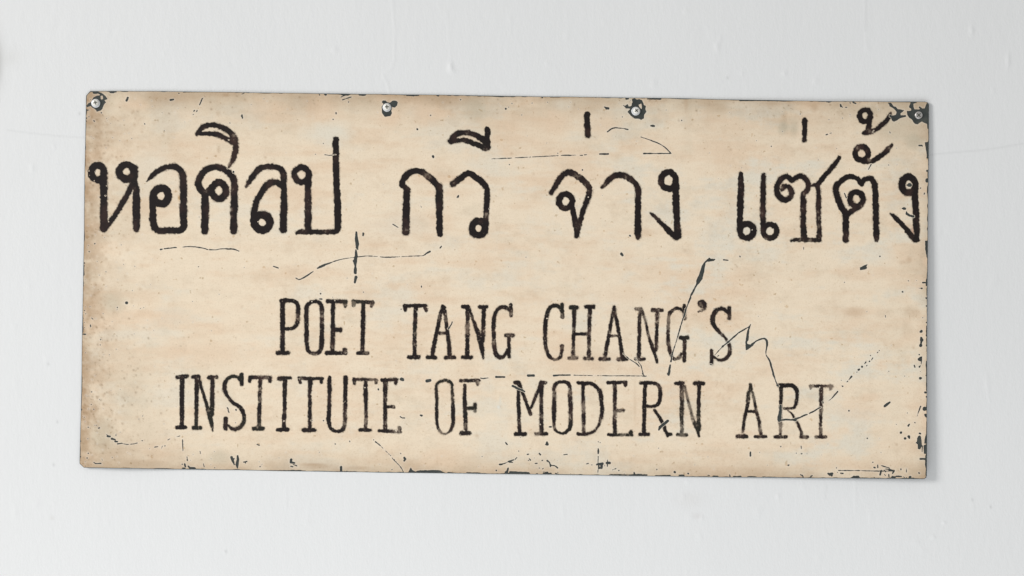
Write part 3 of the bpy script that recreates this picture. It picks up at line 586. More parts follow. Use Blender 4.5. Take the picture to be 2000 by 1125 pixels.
mo = fbm(SH, 48, 34, 5, 44, 0.7)
blend(brown, 0.11 * sstep(0.0, 0.6, mo + 0.45 * nfine)); blend(grey, 0.16 * sstep(0.1, 0.6, fbm(SH, 60, 40, 5, 45, 0.7)))
blend(brown, 0.46 * np.exp(-np.clip(dt, 0, 999) / 26.0) * sstep(-0.35, 0.45, pt) + 0.10 * np.exp(-np.clip(dt, 0, 999) / 60.0))
blend(brown, 0.40 * np.exp(-np.clip(dl, 0, 999) / 34.0) * sstep(-0.5, 0.4, nse + nfine * .5))
blend(brown, 0.30 * np.exp(-np.clip(db, 0, 999) / 18.0) * sstep(-0.4, 0.4, pt) + 0.07 * np.exp(-np.clip(db, 0, 999) / 50.0))
blend(brown, 0.10 * np.exp(-dt / 60.0) * sstep(0.0, 0.6, vst))
blend(grey, 0.30 * np.exp(-(dl + db) / 120.0) * sstep(-0.5, 0.7, nse + 0.3 * nfine)); blend(grey, 0.25 * np.exp(-(dr + dt) / 70.0))
def blob(x, y, rx, ry, colr, amt, rag=0.5):
    d = np.hypot((XG - x) / rx, (YG - y) / ry) + nse * rag * 0.6 + nfine * rag * 0.3
    blend(np.array(colr), amt * sstep(1.25, 0.2, d))
for a in [(325, 190, 60, 16, brown, .24), (270, 205, 30, 14, pink, .6), (190, 265, 12, 60, brown, .25), (530, 215, 60, 30, pink, .55), (620, 215, 40, 35, pink, .75), (612, 205, 18, 24, brown, .12), (765, 230, 30, 22, pink, .8), (845, 222, 40, 26, pink, .7),
          (880, 195, 70, 14, brown, .16), (930, 215, 26, 30, grey, .35), (1080, 240, 45, 30, pink, .75), (1160, 205, 25, 16, brown, .12), (1180, 245, 40, 26, pink, .5), (1280, 236, 14, 12, brown, .15), (1340, 200, 5, 22, brown, .22), (1500, 202, 50, 9, brown, .22),
          (1532, 232, 9, 26, brown, .2), (1530, 250, 14, 18, grey, .55), (1550, 250, 12, 22, grey, .4), (1590, 210, 9, 10, brown, .25), (1700, 215, 30, 12, grey, .3), (1750, 250, 60, 30, grey, .32), (1786, 275, 22, 18, grey, .45),
          (426, 222, 5, 5, brown, .18), (427, 292, 4, 7, brown, .25), (441, 186, 8, 4, brown, .4), (300, 330, 60, 40, pale, .3), (620, 330, 60, 14, pink, .5), (570, 300, 60, 8, pink, .35), (640, 260, 60, 26, pale, .7), (780, 440, 70, 30, pale, .3),
          (420, 690, 90, 26, pink, .6), (330, 620, 80, 26, pink, .45), (250, 760, 60, 60, grey, .16), (220, 590, 26, 26, grey, .35), (190, 590, 20, 40, brown, .12), (200, 850, 30, 40, grey, .35), (168, 800, 10, 60, brown, .3), (185, 800, 8, 8, brown, .35), (162, 765, 7, 10, brown, .5),
          (170, 720, 8, 40, brown, .22), (280, 905, 50, 8, brown, .25), (430, 893, 26, 16, grey, .35), (540, 890, 12, 8, brown, .12), (620, 910, 30, 6, brown, .3), (605, 907, 24, 3, brown, .3), (700, 914, 26, 4, brown, .25), (800, 905, 26, 14, brown, .14), (870, 895, 60, 26, pink, .4), (920, 900, 40, 16, brown, .1),
          (1060, 925, 50, 14, brown, .14), (1100, 690, 40, 30, pink, .4), (1180, 700, 60, 20, pink, .4), (1240, 790, 3, 60, brown, .13), (1242, 869, 3, 4, brown, .35), (1245, 840, 40, 26, pink, .3), (1400, 880, 60, 10, brown, .07), (1320, 760, 26, 30, pink, .3),
          (1670, 610, 26, 14, brown, .2), (1725, 612, 20, 10, brown, .13), (1780, 610, 18, 14, brown, .22), (1770, 645, 14, 20, brown, .14), (1780, 660, 30, 14, pink, .4), (1808, 510, 8, 12, pink, .8), (1812, 820, 12, 26, pink, .9), (1776, 508, 6, 8, brown, .25), (1765, 512, 10, 4, brown, .15),
          (1700, 775, 26, 10, pink, .6), (1680, 800, 60, 26, pink, .5), (1400, 620, 50, 16, pink, .4), (1230, 575, 60, 20, pink, .4), (1440, 560, 70, 26, pink, .35), (1340, 800, 50, 20, grey, .12), (1365, 790, 22, 30, grey, .13), (977, 786, 3, 12, pale, .9), (974, 795, 4, 4, (0.78, .76, .68), .8),
          (150 + 1330 / 6.657, 320 + 445 / 6.657, 3, 6, (0.62, 0.36, 0.12), .6), (1782, 455, 4, 14, (0.5, 0.25, 0.15), .5), (1775, 440, 8, 6, brown, .15), (1100, 205, 30, 14, pale, .4), (1460, 205, 60, 10, pale, .3), (870, 545, 14, 9, brown, .12), (868, 505, 4, 4, brown, .2), (1710, 500, 40, 20, pale, .3)]:
    blob(*a[:5], min(a[5] * (0.85 if a[4] is pink else 1.35), 1))
# runs of dirt below the top edge and faint rust specks near the left edge
dr2 = np.random.RandomState(3)
for k in range(70):
    x = dr2.uniform(180, 1790); L = dr2.uniform(8, 60); wd = dr2.uniform(1.2, 5)
    blend(brown if k % 2 else grey, 0.10 * np.exp(-((XG - x) / wd) ** 2) * np.exp(-np.clip(dt, 0, 999) / L) * (dt > -2))
for k in range(300):
    x = 160 + abs(dr2.normal(0, 60)) if k % 4 else dr2.uniform(165, 1805); y = dr2.uniform(185, 920); r = dr2.uniform(1.2, 3.6)
    x0 = int(max(x - X0 - 12, 0)); x1 = int(min(x - X0 + 12, NX)); y0 = int(max(y - Y0 - 12, 0)); y1 = int(min(y - Y0 + 12, NY))
    am = dr2.uniform(.12, .45) * np.exp(-((XG[y0:y1, x0:x1] - x) ** 2 + (YG[y0:y1, x0:x1] - y) ** 2) / r ** 2)
    T[y0:y1, x0:x1] += (brown - T[y0:y1, x0:x1]) * am[..., None]
T *= (1 + 0.022 * fbm(SH, 6, 3, 2, 39) + 0.022 * fbm(SH, 22, 11, 3, 46, .7))[..., None]
for k in range(520):     # rust pin-spots, clustered towards the left edge and the two lower corners
    m = k % 4
    if m < 2: x = 163 + abs(dr2.normal(0, 34)); y = dr2.choice([250, 320, 420, 640, 760, 800, 860]) + dr2.normal(0, 40)
    elif m == 2: x = 165 + abs(dr2.normal(0, 110)); y = dr2.uniform(640, 908)
    else: x = dr2.uniform(170, 1805); y = 186 + abs(dr2.normal(0, 22))
    if not (180 < y < 910): continue
    r = dr2.uniform(0.8, 2.0)
    x0 = int(max(x - X0 - 8, 0)); x1 = int(min(x - X0 + 8, NX)); y0 = int(max(y - Y0 - 8, 0)); y1 = int(min(y - Y0 + 8, NY))
    am = dr2.uniform(.2, .75) * np.exp(-((XG[y0:y1, x0:x1] - x) ** 2 + (YG[y0:y1, x0:x1] - y) ** 2) / r ** 2)
    T[y0:y1, x0:x1] += (np.array([0.27, 0.17, 0.09]) - T[y0:y1, x0:x1]) * am[..., None]
# paint at the lip of a chip is a touch cleaner
lip = np.exp(-(np.clip(COAT, 0, 20) / 1.6) ** 2) * (BOARD > 4)
T = T + (np.array([0.80, 0.74, 0.66]) - T) * (0.28 * lip)[..., None]

co, lo, st, P2 = mesh_from_field(COAT, 2, 0.00016, 0.00016)
cc = sample(T, P2[:, 0], P2[:, 1])
build_mesh("cream_paint_coat", co, lo, st, m_coat, sign, rgba=np.concatenate([np.clip(cc, 0, 1), np.ones((len(cc), 1))], 1))

# ------------------------------------------------------------------ lettering
def ring(f, cx, cy, rx, ry, wd, n=22, jit=0.0):
    return ('ring', f([(cx + rx * math.cos(t), cy + ry * math.sin(t), wd) for t in [2 * math.pi * i / n for i in range(n)]]))
def cv(f, *pts): return ('curve', f(list(pts)))
def ln(f, *pts): return ('line', f(list(pts)))
def bar(f, *pts):
    """brushed bar: the given points are its very ends"""
    P = f(list(pts)); P = [list(p) for p in P]
    for i, j in ((0, 1), (-1, -2)):
        dx = P[j][0] - P[i][0]; dy = P[j][1] - P[i][1]; L = math.hypot(dx, dy) + 1e-6; k = min(P[i][2] * 0.42, L * 0.4)
        P[i][0] += dx / L * k; P[i][1] += dy / L * k
    return ('line', [tuple(p) for p in P])

LET = []
def letter(name, label, *strokes, fade=(), thin=0.0, rag=1.0): LET.append((name, label, strokes, list(fade), thin, rag))
TH = "thai_letter"
letter(TH, "first Thai letter, two loops joined by a slanting stroke",
       ring(A1, 272, 112, 84, 94, 86), ln(A1, (350, 120, 88), (352, 500, 90), (350, 845, 88)), ln(A1, (375, 850, 45), (450, 735, 58), (560, 570, 66), (680, 360, 72), (745, 235, 76)),
       ring(A1, 645, 105, 92, 94, 88), ln(A1, (758, 60, 82), (755, 180, 70), (745, 225, 80)), cv(A1, (740, 225, 60), (770, 320, 84), (773, 620, 92), (775, 800, 86), (775, 865, 56)), fade=[(A1, 740, 330, 30, .4), (A1, 715, 165, 26, .3)])
letter(TH, "second Thai letter, a box with a curl inside",
       cv(A1, (908, 232, 12), (950, 185, 46), (1020, 118, 60), (1110, 62, 68), (1200, 38, 70), (1300, 45, 78), (1368, 120, 82), (1382, 230, 84), (1386, 500, 86), (1388, 700, 88), (1392, 800, 84), (1350, 862, 78), (1200, 864, 78), (1060, 864, 76), (1000, 800, 88), (988, 650, 86), (990, 430, 90)),
       ring(A1, 1094, 418, 98, 102, 94))
letter(TH, "third Thai letter, an arch over a small ring",
       cv(A1, (1690, 395, 70), (1610, 335, 84), (1580, 255, 84), (1612, 160, 80), (1680, 80, 78), (1790, 40, 72), (1910, 72, 80), (2005, 150, 82), (2046, 240, 84), (2048, 470, 86), (2042, 700, 86), (2040, 872, 84)),
       ln(A1, (1670, 395, 96), (1668, 620, 94), (1664, 872, 88)), ring(A1, 1846, 350, 92, 102, 90), ln(A1, (1750, 310, 80), (1690, 385, 86)),
       fade=[(A1, 1675, 345, 40, .45), (A1, 2005, 600, 30, .8), (A1, 2005, 680, 24, .6), (A1, 2015, 330, 50, .45), (A1, 1844, 245, 30, .35)])
letter("vowel_mark", "Thai vowel mark, a crescent with a long hooked tail",
       cv(A3, (-105, 285, 30), (-90, 262, 48), (-24, 190, 68), (60, 162, 60), (150, 166, 62), (240, 200, 70), (320, 248, 70), (385, 325, 70), (400, 420, 74), (388, 550, 68), (352, 640, 46), (308, 712, 20)),
       cv(A3, (-95, 272, 40), (0, 272, 58), (100, 275, 60), (200, 300, 62), (290, 345, 60), (370, 395, 62)), fade=[(A3, 375, 300, 40, .8), (A3, 5, 215, 30, .6), (A3, 380, 350, 50, .5), (A3, 330, 680, 40, .6)])
letter(TH, "fourth Thai letter, two nested arches ending in a ring",
       cv(A2, (532, 298, 18), (570, 240, 54), (640, 140, 66), (720, 60, 70), (840, 38, 68), (950, 50, 70), (1020, 120, 80), (1025, 260, 76), (1028, 500, 84), (1022, 700, 84), (1020, 860, 84)),
       cv(A2, (1010, 305, 60), (950, 245, 76), (878, 240, 84), (800, 285, 80), (722, 395, 76), (668, 500, 76), (640, 610, 80), (636, 740, 84)), ring(A2, 746, 760, 100, 100, 96), fade=[(A2, 1020, 150, 40, .4), (A2, 800, 60, 60, .35), (A2, 545, 280, 40, .5), (A2, 690, 100, 40, .3)])
letter(TH, "fifth Thai letter with a tall right upright",
       ring(A2, 1258, 142, 92, 95, 74), ln(A2, (1348, 140, 74), (1340, 400, 80), (1342, 860, 84)), bar(A2, (1178, 905, 40), (1240, 882, 62), (1345, 888, 66), (1500, 888, 58), (1700, 882, 62)),
       cv(A2, (1690, 885, 56), (1728, 840, 80), (1726, 600, 84), (1718, 350, 80), (1708, 100, 80), (1702, -100, 78), (1706, -320, 74)), fade=[(A2, 1340, 520, 70, .4), (A2, 1340, 620, 50, .4), (A2, 1280, 870, 60, .4), (A2, 1580, 860, 50, .6), (A2, 1700, -60, 60, .3)])
letter(TH, "sixth Thai letter, a plain pointed arch",
       cv(B2, (566, 272, 78), (592, 190, 80), (660, 120, 82), (755, 90, 78), (850, 120, 76), (940, 192, 78), (1010, 262, 78), (1052, 330, 86), (1052, 600, 80), (1058, 850, 82), (1064, 920, 66)), ln(B2, (570, 275, 50), (650, 318, 40)),
       ln(B2, (632, 330, 84), (620, 600, 88), (617, 890, 86)), fade=[(B2, 900, 165, 60, .7), (B2, 860, 140, 50, .5), (B2, 1080, 310, 40, .5), (B2, 620, 870, 50, .4), (B2, 650, 310, 40, .4)])
letter(TH, "seventh Thai letter, an open arch ending in a low ring",
       cv(B2, (1225, 265, 70), (1320, 190, 74), (1432, 122, 74), (1530, 180, 80), (1630, 262, 76), (1672, 345, 72), (1668, 500, 70), (1662, 640, 66), (1658, 760, 66)), ring(B2, 1560, 836, 86, 92, 84), ln(B2, (1655, 740, 70), (1648, 860, 74)),
       fade=[(B2, 1662, 655, 26, .95), (B2, 1668, 690, 40, .6), (B2, 1240, 255, 30, .5), (B2, 1590, 750, 30, .4)])
letter("vowel_mark", "Thai vowel mark, a crescent with a short upright tick",
       cv(B1, (1200, 640, 72), (1260, 560, 74), (1340, 528, 66), (1430, 528, 64), (1540, 565, 70), (1620, 620, 80), (1670, 690, 84)), cv(B1, (1205, 645, 62), (1300, 625, 50), (1400, 632, 62), (1500, 668, 64), (1600, 705, 76), (1660, 735, 64)),
       ln(B1, (1676, 475, 62), (1680, 600, 66), (1680, 720, 70)), fade=[(B1, 1420, 520, 50, .4), (B1, 1380, 630, 40, .4), (B1, 1660, 760, 40, .6), (B1, 1500, 550, 50, .3)])
letter(TH, "eighth Thai letter, a curl inside a bent arch coming to a point",
       cv(C2, (178, 378, 52), (230, 290, 62), (300, 180, 66), (400, 112, 74), (500, 150, 76), (600, 225, 76), (672, 320, 76), (662, 420, 72), (620, 530, 66), (582, 650, 62), (552, 750, 60), (520, 850, 66)),
       ring(C2, 365, 486, 86, 92, 74), cv(C2, (452, 480, 66), (455, 580, 60), (480, 700, 66), (505, 830, 80), (510, 945, 50)), fade=[(C2, 500, 160, 90, .45), (C2, 640, 260, 80, .5), (C2, 680, 350, 50, .4), (C2, 530, 800, 80, .4), (C2, 340, 560, 50, .35)])
letter("tone_mark", "Thai tone mark, a short upright bar left of the third screw", bar(C1, (645, 265, 68), (648, 430, 72), (652, 588, 70)))
letter(TH, "ninth Thai letter, a hooked arch with a straight leg",
       cv(C2, (832, 310, 34), (900, 240, 62), (980, 165, 70), (1080, 143, 72), (1180, 182, 72), (1270, 255, 70), (1305, 335, 72), (1305, 600, 76), (1305, 880, 86), (1305, 955, 60)), fade=[(C2, 870, 265, 50, .5), (C2, 1220, 210, 60, .4), (C2, 1150, 170, 50, .4), (C2, 970, 170, 50, .35)])
letter(TH, "tenth Thai letter, a ring on a stem with a slanting tail",
       ring(C2, 1702, 217, 98, 106, 78), ln(C2, (1795, 200, 80), (1800, 500, 84), (1812, 750, 80), (1822, 945, 88)), cv(C2, (1470, 642, 16), (1530, 692, 48), (1620, 785, 56), (1720, 885, 70), (1800, 955, 80)), fade=[(C2, 1580, 250, 50, .5), (C2, 1550, 690, 50, .6), (C2, 1850, 820, 40, .4)])
letter("thai_vowel", "Thai vowel stroke with a foot ring, left of the pair",
       ln(D4, (392, 335, 76), (392, 500, 98), (385, 800, 96), (380, 1050, 92), (376, 1250, 96)), ring(D4, 488, 1256, 112, 116, 94), fade=[(D4, 390, 440, 50, .3), (D4, 390, 540, 50, .3)])
letter("thai_vowel", "Thai vowel stroke with a foot ring, right of the pair",
       ln(D4, (760, 345, 68), (756, 600, 90), (752, 850, 84), (752, 1100, 92), (758, 1250, 84)), ring(D4, 866, 1264, 108, 112, 86), fade=[(D4, 735, 980, 60, .6), (D4, 800, 1390, 60, .5), (D4, 730, 1250, 50, .4)])
letter("tone_mark", "Thai tone mark, a short upright bar near the upper right", bar(D1, (1558, 372, 86), (1555, 600, 78), (1550, 795, 66)))
letter(TH, "eleventh Thai letter, a curled head on twin legs with a long tail up right",
       cv(D4, (1075, 535, 55), (1160, 535, 74), (1215, 610, 84), (1200, 705, 80), (1105, 755, 92), (1010, 700, 90), (980, 600, 90), (1000, 480, 88), (1065, 400, 84), (1140, 375, 84), (1215, 435, 84)),
       cv(D4, (1225, 435, 80), (1300, 390, 78), (1380, 370, 84), (1460, 430, 84), (1492, 510, 80), (1470, 590, 76), (1420, 645, 74)), ln(D4, (1055, 590, 50), (1110, 550, 50)),
       ln(D4, (1410, 650, 76), (1406, 800, 92), (1406, 1000, 84), (1408, 1200, 88), (1415, 1345, 100)), bar(D4, (1200, 1425, 26), (1290, 1400, 58), (1420, 1400, 74), (1560, 1408, 60), (1695, 1420, 52)),
       cv(D4, (1640, 540, 84), (1655, 640, 76), (1655, 900, 74), (1660, 1150, 72), (1668, 1300, 78), (1670, 1400, 70)), ln(D4, (1540, 525, 30), (1650, 505, 76)), ln(D4, (1650, 500, 74), (1720, 410, 70), (1820, 290, 70), (1920, 170, 74), (1992, 70, 58)),
       fade=[(D4, 1420, 645, 34, .75), (D4, 1400, 900, 80, .45), (D4, 1650, 1050, 60, .45), (D4, 1655, 1180, 60, .55), (D4, 1380, 1405, 80, .5), (D4, 1520, 1405, 50, .75), (D4, 1680, 1350, 50, .5), (D4, 1240, 690, 50, .5), (D4, 1220, 620, 60, .45), (D4, 1060, 560, 50, .5), (D4, 1650, 530, 50, .4), (D4, 1640, 950, 50, .4)])
letter(TH, "twelfth Thai letter, a notched arch over a ring",
       cv(D3, (430, 1220, 96), (365, 1130, 98), (300, 970, 96), (268, 810, 88), (330, 722, 84), (430, 645, 84), (520, 622, 82), (610, 655, 80), (690, 745, 70)),
       cv(D3, (690, 745, 60), (735, 680, 74), (815, 655, 78), (888, 705, 84), (912, 850, 90), (918, 1100, 92), (922, 1350, 92), (930, 1580, 92), (930, 1665, 54)),
       ln(D3, (432, 1220, 96), (432, 1450, 96), (432, 1655, 88)), ring(D3, 608, 992, 108, 118, 92), ln(D3, (640, 1120, 80), (540, 1180, 90), (460, 1240, 80)), fade=[(D3, 750, 1060, 50, .4), (D3, 930, 1640, 60, .45), (D3, 430, 1600, 60, .35), (D3, 690, 1110, 40, .5)])
letter("vowel_mark", "Thai vowel mark, a ring with a tail below the topmost tone mark",
       ring(D3, 692, 250, 106, 112, 88), cv(D3, (720, 375, 76), (860, 372, 70), (960, 318, 74), (1060, 240, 74), (1130, 170, 70), (1182, 108, 46)), fade=[(D3, 620, 160, 40, .7), (D3, 815, 355, 40, .75), (D3, 1140, 150, 50, .5), (D3, 770, 210, 30, .5)])
letter("tone_mark", "Thai tone mark, a ring with a rising tail beside the big paint chip",
       ring(D2, 815, 327, 94, 104, 88), cv(D2, (890, 360, 88), (885, 480, 84), (850, 590, 84), (795, 640, 76)), cv(D2, (800, 648, 46), (900, 618, 76), (1010, 568, 74), (1110, 485, 74), (1190, 415, 74), (1240, 335, 60), (1268, 270, 26)), fade=[(D2, 880, 600, 60, .5), (D2, 940, 640, 50, .4), (D2, 1280, 260, 60, .6)])
letter(TH, "last Thai letter, a heavy ring on a stem with a slanting tail at the right edge",
       ring(D3, 1452, 758, 112, 126, 106), cv(D3, (1560, 760, 96), (1562, 950, 100), (1572, 1150, 92), (1580, 1400, 96), (1590, 1645, 90)), cv(D3, (1160, 1225, 20), (1230, 1285, 62), (1350, 1410, 72), (1470, 1540, 78), (1570, 1660, 84)))

LT = "letter"
letter(LT, "letter P of the word POET", ln(E1, (265, 230, 68), (266, 650, 68), (266, 1080, 68)), bar(E1, (160, 1078, 58), (380, 1078, 60)), cv(E1, (250, 225, 60), (430, 228, 56), (508, 290, 62), (518, 440, 60), (508, 580, 60), (450, 665, 48), (380, 685, 50), (280, 685, 46)), fade=[(E1, 520, 500, 60, .5), (E1, 265, 800, 70, .3)])
letter(LT, "letter O of the word POET", ('ring', E1([(790, 238, 48), (865, 262, 52), (902, 340, 62), (905, 600, 62), (900, 950, 68), (860, 1062, 56), (780, 1088, 50), (700, 1060, 52), (665, 970, 60), (655, 700, 60), (655, 350, 60), (700, 270, 52)])), fade=[(E1, 905, 490, 50, .8), (E1, 905, 400, 40, .4), (E1, 780, 1090, 70, .5), (E1, 900, 580, 40, .4)])
letter(LT, "letter E of the word POET", bar(E1, (975, 240, 60), (1315, 240, 46)), ln(E1, (1285, 250, 58), (1288, 315, 50)), ln(E1, (1085, 240, 60), (1085, 600, 60), (1078, 1075, 62)), bar(E1, (1080, 700, 52), (1232, 704, 66)), bar(E1, (962, 1078, 56), (1320, 1084, 50)), ln(E1, (1278, 1075, 70), (1275, 1030, 62)), fade=[(E1, 1290, 310, 40, .6), (E1, 1070, 960, 40, .5), (E1, 1290, 1060, 60, .5)])
letter(LT, "letter T ending the word POET", bar(E1, (1400, 240, 54), (1755, 256, 50)), ln(E1, (1430, 262, 62), (1422, 308, 46)), ln(E1, (1725, 262, 58), (1715, 315, 46)), ln(E1, (1580, 255, 58), (1575, 600, 60), (1565, 1070, 60)), bar(E1, (1465, 1080, 50), (1665, 1080, 54)), fade=[(E1, 1425, 280, 70, .75), (E1, 1720, 290, 60, .7), (E1, 1640, 1080, 60, .55), (E1, 1490, 240, 60, .4), (E1, 1560, 1000, 50, .4)])
letter(LT, "letter T of the word TANG", bar(E2, (65, 226, 50), (450, 226, 46)), ln(E2, (95, 240, 48), (95, 300, 44)), ln(E2, (418, 245, 50), (432, 300, 50)), ln(E2, (264, 230, 56), (252, 650, 56), (246, 1050, 56)), bar(E2, (128, 1062, 56), (340, 1060, 58)), fade=[(E2, 425, 280, 50, .6), (E2, 250, 680, 50, .5), (E2, 250, 850, 60, .4), (E2, 265, 450, 40, .45)])
letter(LT, "letter A of the word TANG", ln(E2, (705, 235, 56), (715, 260, 80), (698, 310, 70)), ln(E2, (680, 310, 56), (620, 600, 54), (575, 820, 58), (535, 1040, 58)), ln(E2, (735, 310, 54), (772, 560, 50), (800, 800, 54), (820, 1040, 62)), bar(E2, (600, 670, 46), (790, 672, 44)), bar(E2, (440, 1066, 60), (606, 1068, 60)), bar(E2, (732, 1070, 54), (918, 1066, 52)),
       fade=[(E2, 740, 400, 60, .6), (E2, 700, 672, 60, .55), (E2, 650, 420, 60, .45), (E2, 770, 480, 50, .5), (E2, 830, 1060, 60, .4)])
letter(LT, "letter N of the word TANG", bar(E2, (1012, 242, 58), (1135, 240, 56)), ln(E2, (1112, 255, 56), (1108, 700, 56), (1105, 1050, 60)), cv(E2, (1125, 250, 40), (1205, 470, 42), (1285, 690, 60), (1335, 880, 70), (1366, 1085, 26)), ln(E2, (1378, 250, 56), (1365, 600, 54), (1352, 800, 64)), bar(E2, (1290, 246, 52), (1440, 240, 50)), bar(E2, (1012, 1062, 58), (1190, 1066, 56)),
       fade=[(E2, 1110, 580, 90, .85), (E2, 1110, 640, 60, .7), (E2, 1365, 640, 60, .6), (E2, 1200, 430, 60, .45), (E2, 1110, 380, 60, .4)])
letter(LT, "letter G of the word TANG", cv(E2, (1800, 312, 30), (1750, 262, 48), (1650, 250, 54), (1570, 335, 56), (1537, 480, 60), (1535, 700, 58), (1545, 900, 56), (1580, 1030, 58), (1640, 1068, 56), (1710, 1035, 44), (1765, 930, 36)), bar(E2, (1815, 190, 54), (1815, 405, 56)), bar(E2, (1712, 704, 50), (1872, 712, 58)), ln(E2, (1785, 725, 46), (1785, 1060, 52)),
       fade=[(E2, 1820, 350, 70, .7), (E2, 1800, 710, 80, .55), (E2, 1540, 820, 60, .6), (E2, 1785, 780, 50, .4), (E2, 1535, 640, 50, .35)])
letter(LT, "letter C of the word CHANG'S", cv(E3, (470, 235, 34), (430, 165, 50), (370, 142, 50), (290, 170, 56), (238, 270, 62), (210, 450, 58), (210, 700, 56), (228, 860, 50), (290, 980, 48), (370, 1018, 26), (440, 990, 40), (474, 900, 46), (478, 800, 52)), bar(E3, (483, 105, 54), (486, 345, 46)),
       fade=[(E3, 360, 1015, 70, .7), (E3, 470, 820, 60, .5), (E3, 225, 850, 60, .4), (E3, 480, 310, 50, .5)])
letter(LT, "letter H of the word CHANG'S", ln(E3, (682, 190, 62), (672, 560, 48), (660, 970, 50)), ln(E3, (935, 180, 56), (922, 600, 46), (915, 970, 58)), ln(E3, (670, 606, 46), (925, 600, 42)), bar(E3, (600, 172, 62), (750, 172, 62)), bar(E3, (852, 160, 58), (1015, 160, 58)), bar(E3, (580, 995, 46), (738, 994, 44)), bar(E3, (832, 1000, 52), (992, 1006, 48)),
       fade=[(E3, 655, 995, 100, .75), (E3, 915, 800, 120, .55), (E3, 905, 300, 40, .7), (E3, 660, 850, 100, .4), (E3, 910, 1000, 80, .55), (E3, 925, 560, 60, .45), (E3, 665, 520, 40, .5)])
letter(LT, "letter A of the word CHANG'S", ln(E3, (1328, 160, 44), (1328, 230, 64), (1325, 290, 76)), ln(E3, (1300, 290, 44), (1258, 550, 50), (1208, 800, 50), (1180, 975, 50)), ln(E3, (1352, 290, 44), (1392, 500, 48), (1432, 780, 50), (1466, 985, 64)), bar(E3, (1240, 640, 44), (1410, 632, 40)), bar(E3, (1078, 1014, 50), (1268, 1014, 50)), bar(E3, (1375, 1012, 52), (1558, 1012, 52)),
       fade=[(E3, 1340, 280, 40, .45), (E3, 1330, 640, 60, .75), (E3, 1165, 1014, 70, .5), (E3, 1270, 580, 50, .5), (E3, 1400, 1010, 50, .4)])
letter(LT, "letter N of the word CHANG'S", bar(E4, (80, 280, 56), (200, 276, 52)), ln(E4, (165, 285, 46), (157, 600, 48), (146, 1075, 50)), cv(E4, (195, 290, 26), (255, 480, 34), (308, 720, 38), (368, 890, 52), (425, 1070, 44), (445, 1150, 24)), ln(E4, (447, 300, 54), (445, 560, 44), (435, 800, 44), (425, 950, 46)), bar(E4, (352, 296, 54), (548, 302, 54)), bar(E4, (75, 1095, 40), (250, 1095, 42)),
       fade=[(E4, 135, 280, 90, .75), (E4, 240, 440, 90, .7), (E4, 310, 700, 80, .55), (E4, 445, 480, 40, .8), (E4, 450, 300, 110, .5), (E4, 430, 880, 70, .5), (E4, 445, 400, 60, .4), (E4, 160, 1095, 90, .3)])
letter(LT, "letter G of the word CHANG'S crossed by a long scratch", bar(E4, (884, 200, 52), (892, 450, 48)), cv(E4, (870, 330, 32), (830, 278, 42), (770, 268, 46), (700, 300, 46), (645, 365, 46), (630, 500, 44), (622, 720, 48), (635, 880, 46), (672, 1030, 40), (725, 1092, 36), (790, 1080, 52), (838, 1015, 44)), bar(E4, (806, 746, 56), (968, 746, 52)), ln(E4, (893, 770, 46), (888, 960, 50), (885, 1120, 52)),
       fade=[(E4, 632, 440, 90, .95), (E4, 625, 560, 80, .75), (E4, 625, 650, 60, .5), (E4, 800, 1060, 90, .55), (E4, 720, 300, 40, .5), (E4, 885, 400, 60, .5), (E4, 630, 820, 40, .5), (E4, 880, 860, 40, .3)])
letter("apostrophe", "apostrophe of the word CHANG'S", ln(E4, (1170, 195, 120), (1182, 205, 118)), cv(E4, (1225, 225, 40), (1205, 282, 36), (1115, 325, 10)), fade=[(E4, 1150, 210, 60, .5), (E4, 1180, 300, 80, .7)])
letter(LT, "letter S ending the word CHANG'S", bar(E4, (1620, 245, 50), (1618, 452, 46)), cv(E4, (1600, 350, 36), (1545, 292, 44), (1470, 275, 48), (1400, 312, 58), (1352, 400, 68), (1352, 500, 60), (1405, 595, 50), (1480, 680, 38), (1565, 765, 36), (1620, 870, 50), (1628, 990, 56), (1575, 1080, 46), (1500, 1112, 34), (1425, 1095, 34), (1350, 1045, 28)), bar(E4, (1330, 930, 48), (1332, 1190, 46)),
       fade=[(E4, 1490, 690, 70, .5), (E4, 1630, 940, 70, .4), (E4, 1610, 400, 50, .5), (E4, 1330, 1000, 80, .4), (E4, 1590, 800, 40, .6)])
letter(LT, "letter I opening the word INSTITUTE", ln(G1, (215, 140, 66), (212, 500, 66), (210, 945, 62)), bar(G1, (115, 145, 52), (230, 130, 60), (325, 120, 46)), bar(G1, (108, 958, 56), (292, 954, 56)), fade=[(G1, 205, 140, 20, .5), (G1, 210, 850, 26, .4)])
letter(LT, "first letter N of the word INSTITUTE", bar(G1, (368, 138, 52), (495, 122, 60)), ln(G1, (452, 145, 66), (448, 500, 56), (444, 935, 52)), cv(G1, (478, 135, 60), (535, 330, 38), (600, 540, 42), (640, 700, 56), (690, 880, 58), (712, 1010, 24)), ln(G1, (706, 140, 56), (708, 400, 56), (696, 760, 66)), bar(G1, (628, 146, 54), (792, 138, 54)), bar(G1, (378, 965, 56), (535, 962, 56)), fade=[(G1, 645, 680, 40, .5), (G1, 460, 180, 60, .35), (G1, 760, 140, 60, .5), (G1, 710, 960, 50, .4)])
letter(LT, "letter S of the word INSTITUTE", bar(G1, (1180, 75, 58), (1180, 278, 56)), cv(G1, (1155, 185, 44), (1100, 132, 44), (1030, 125, 46), (950, 170, 56), (905, 265, 62), (912, 370, 56), (970, 470, 46), (1050, 560, 44), (1150, 622, 62), (1210, 720, 60), (1224, 830, 56), (1180, 930, 52), (1080, 988, 54), (1010, 968, 40), (955, 915, 28)), bar(G1, (922, 790, 64), (918, 1005, 62)), fade=[(G1, 980, 500, 30, .5), (G1, 920, 890, 80, .3), (G1, 1120, 960, 60, .3)])
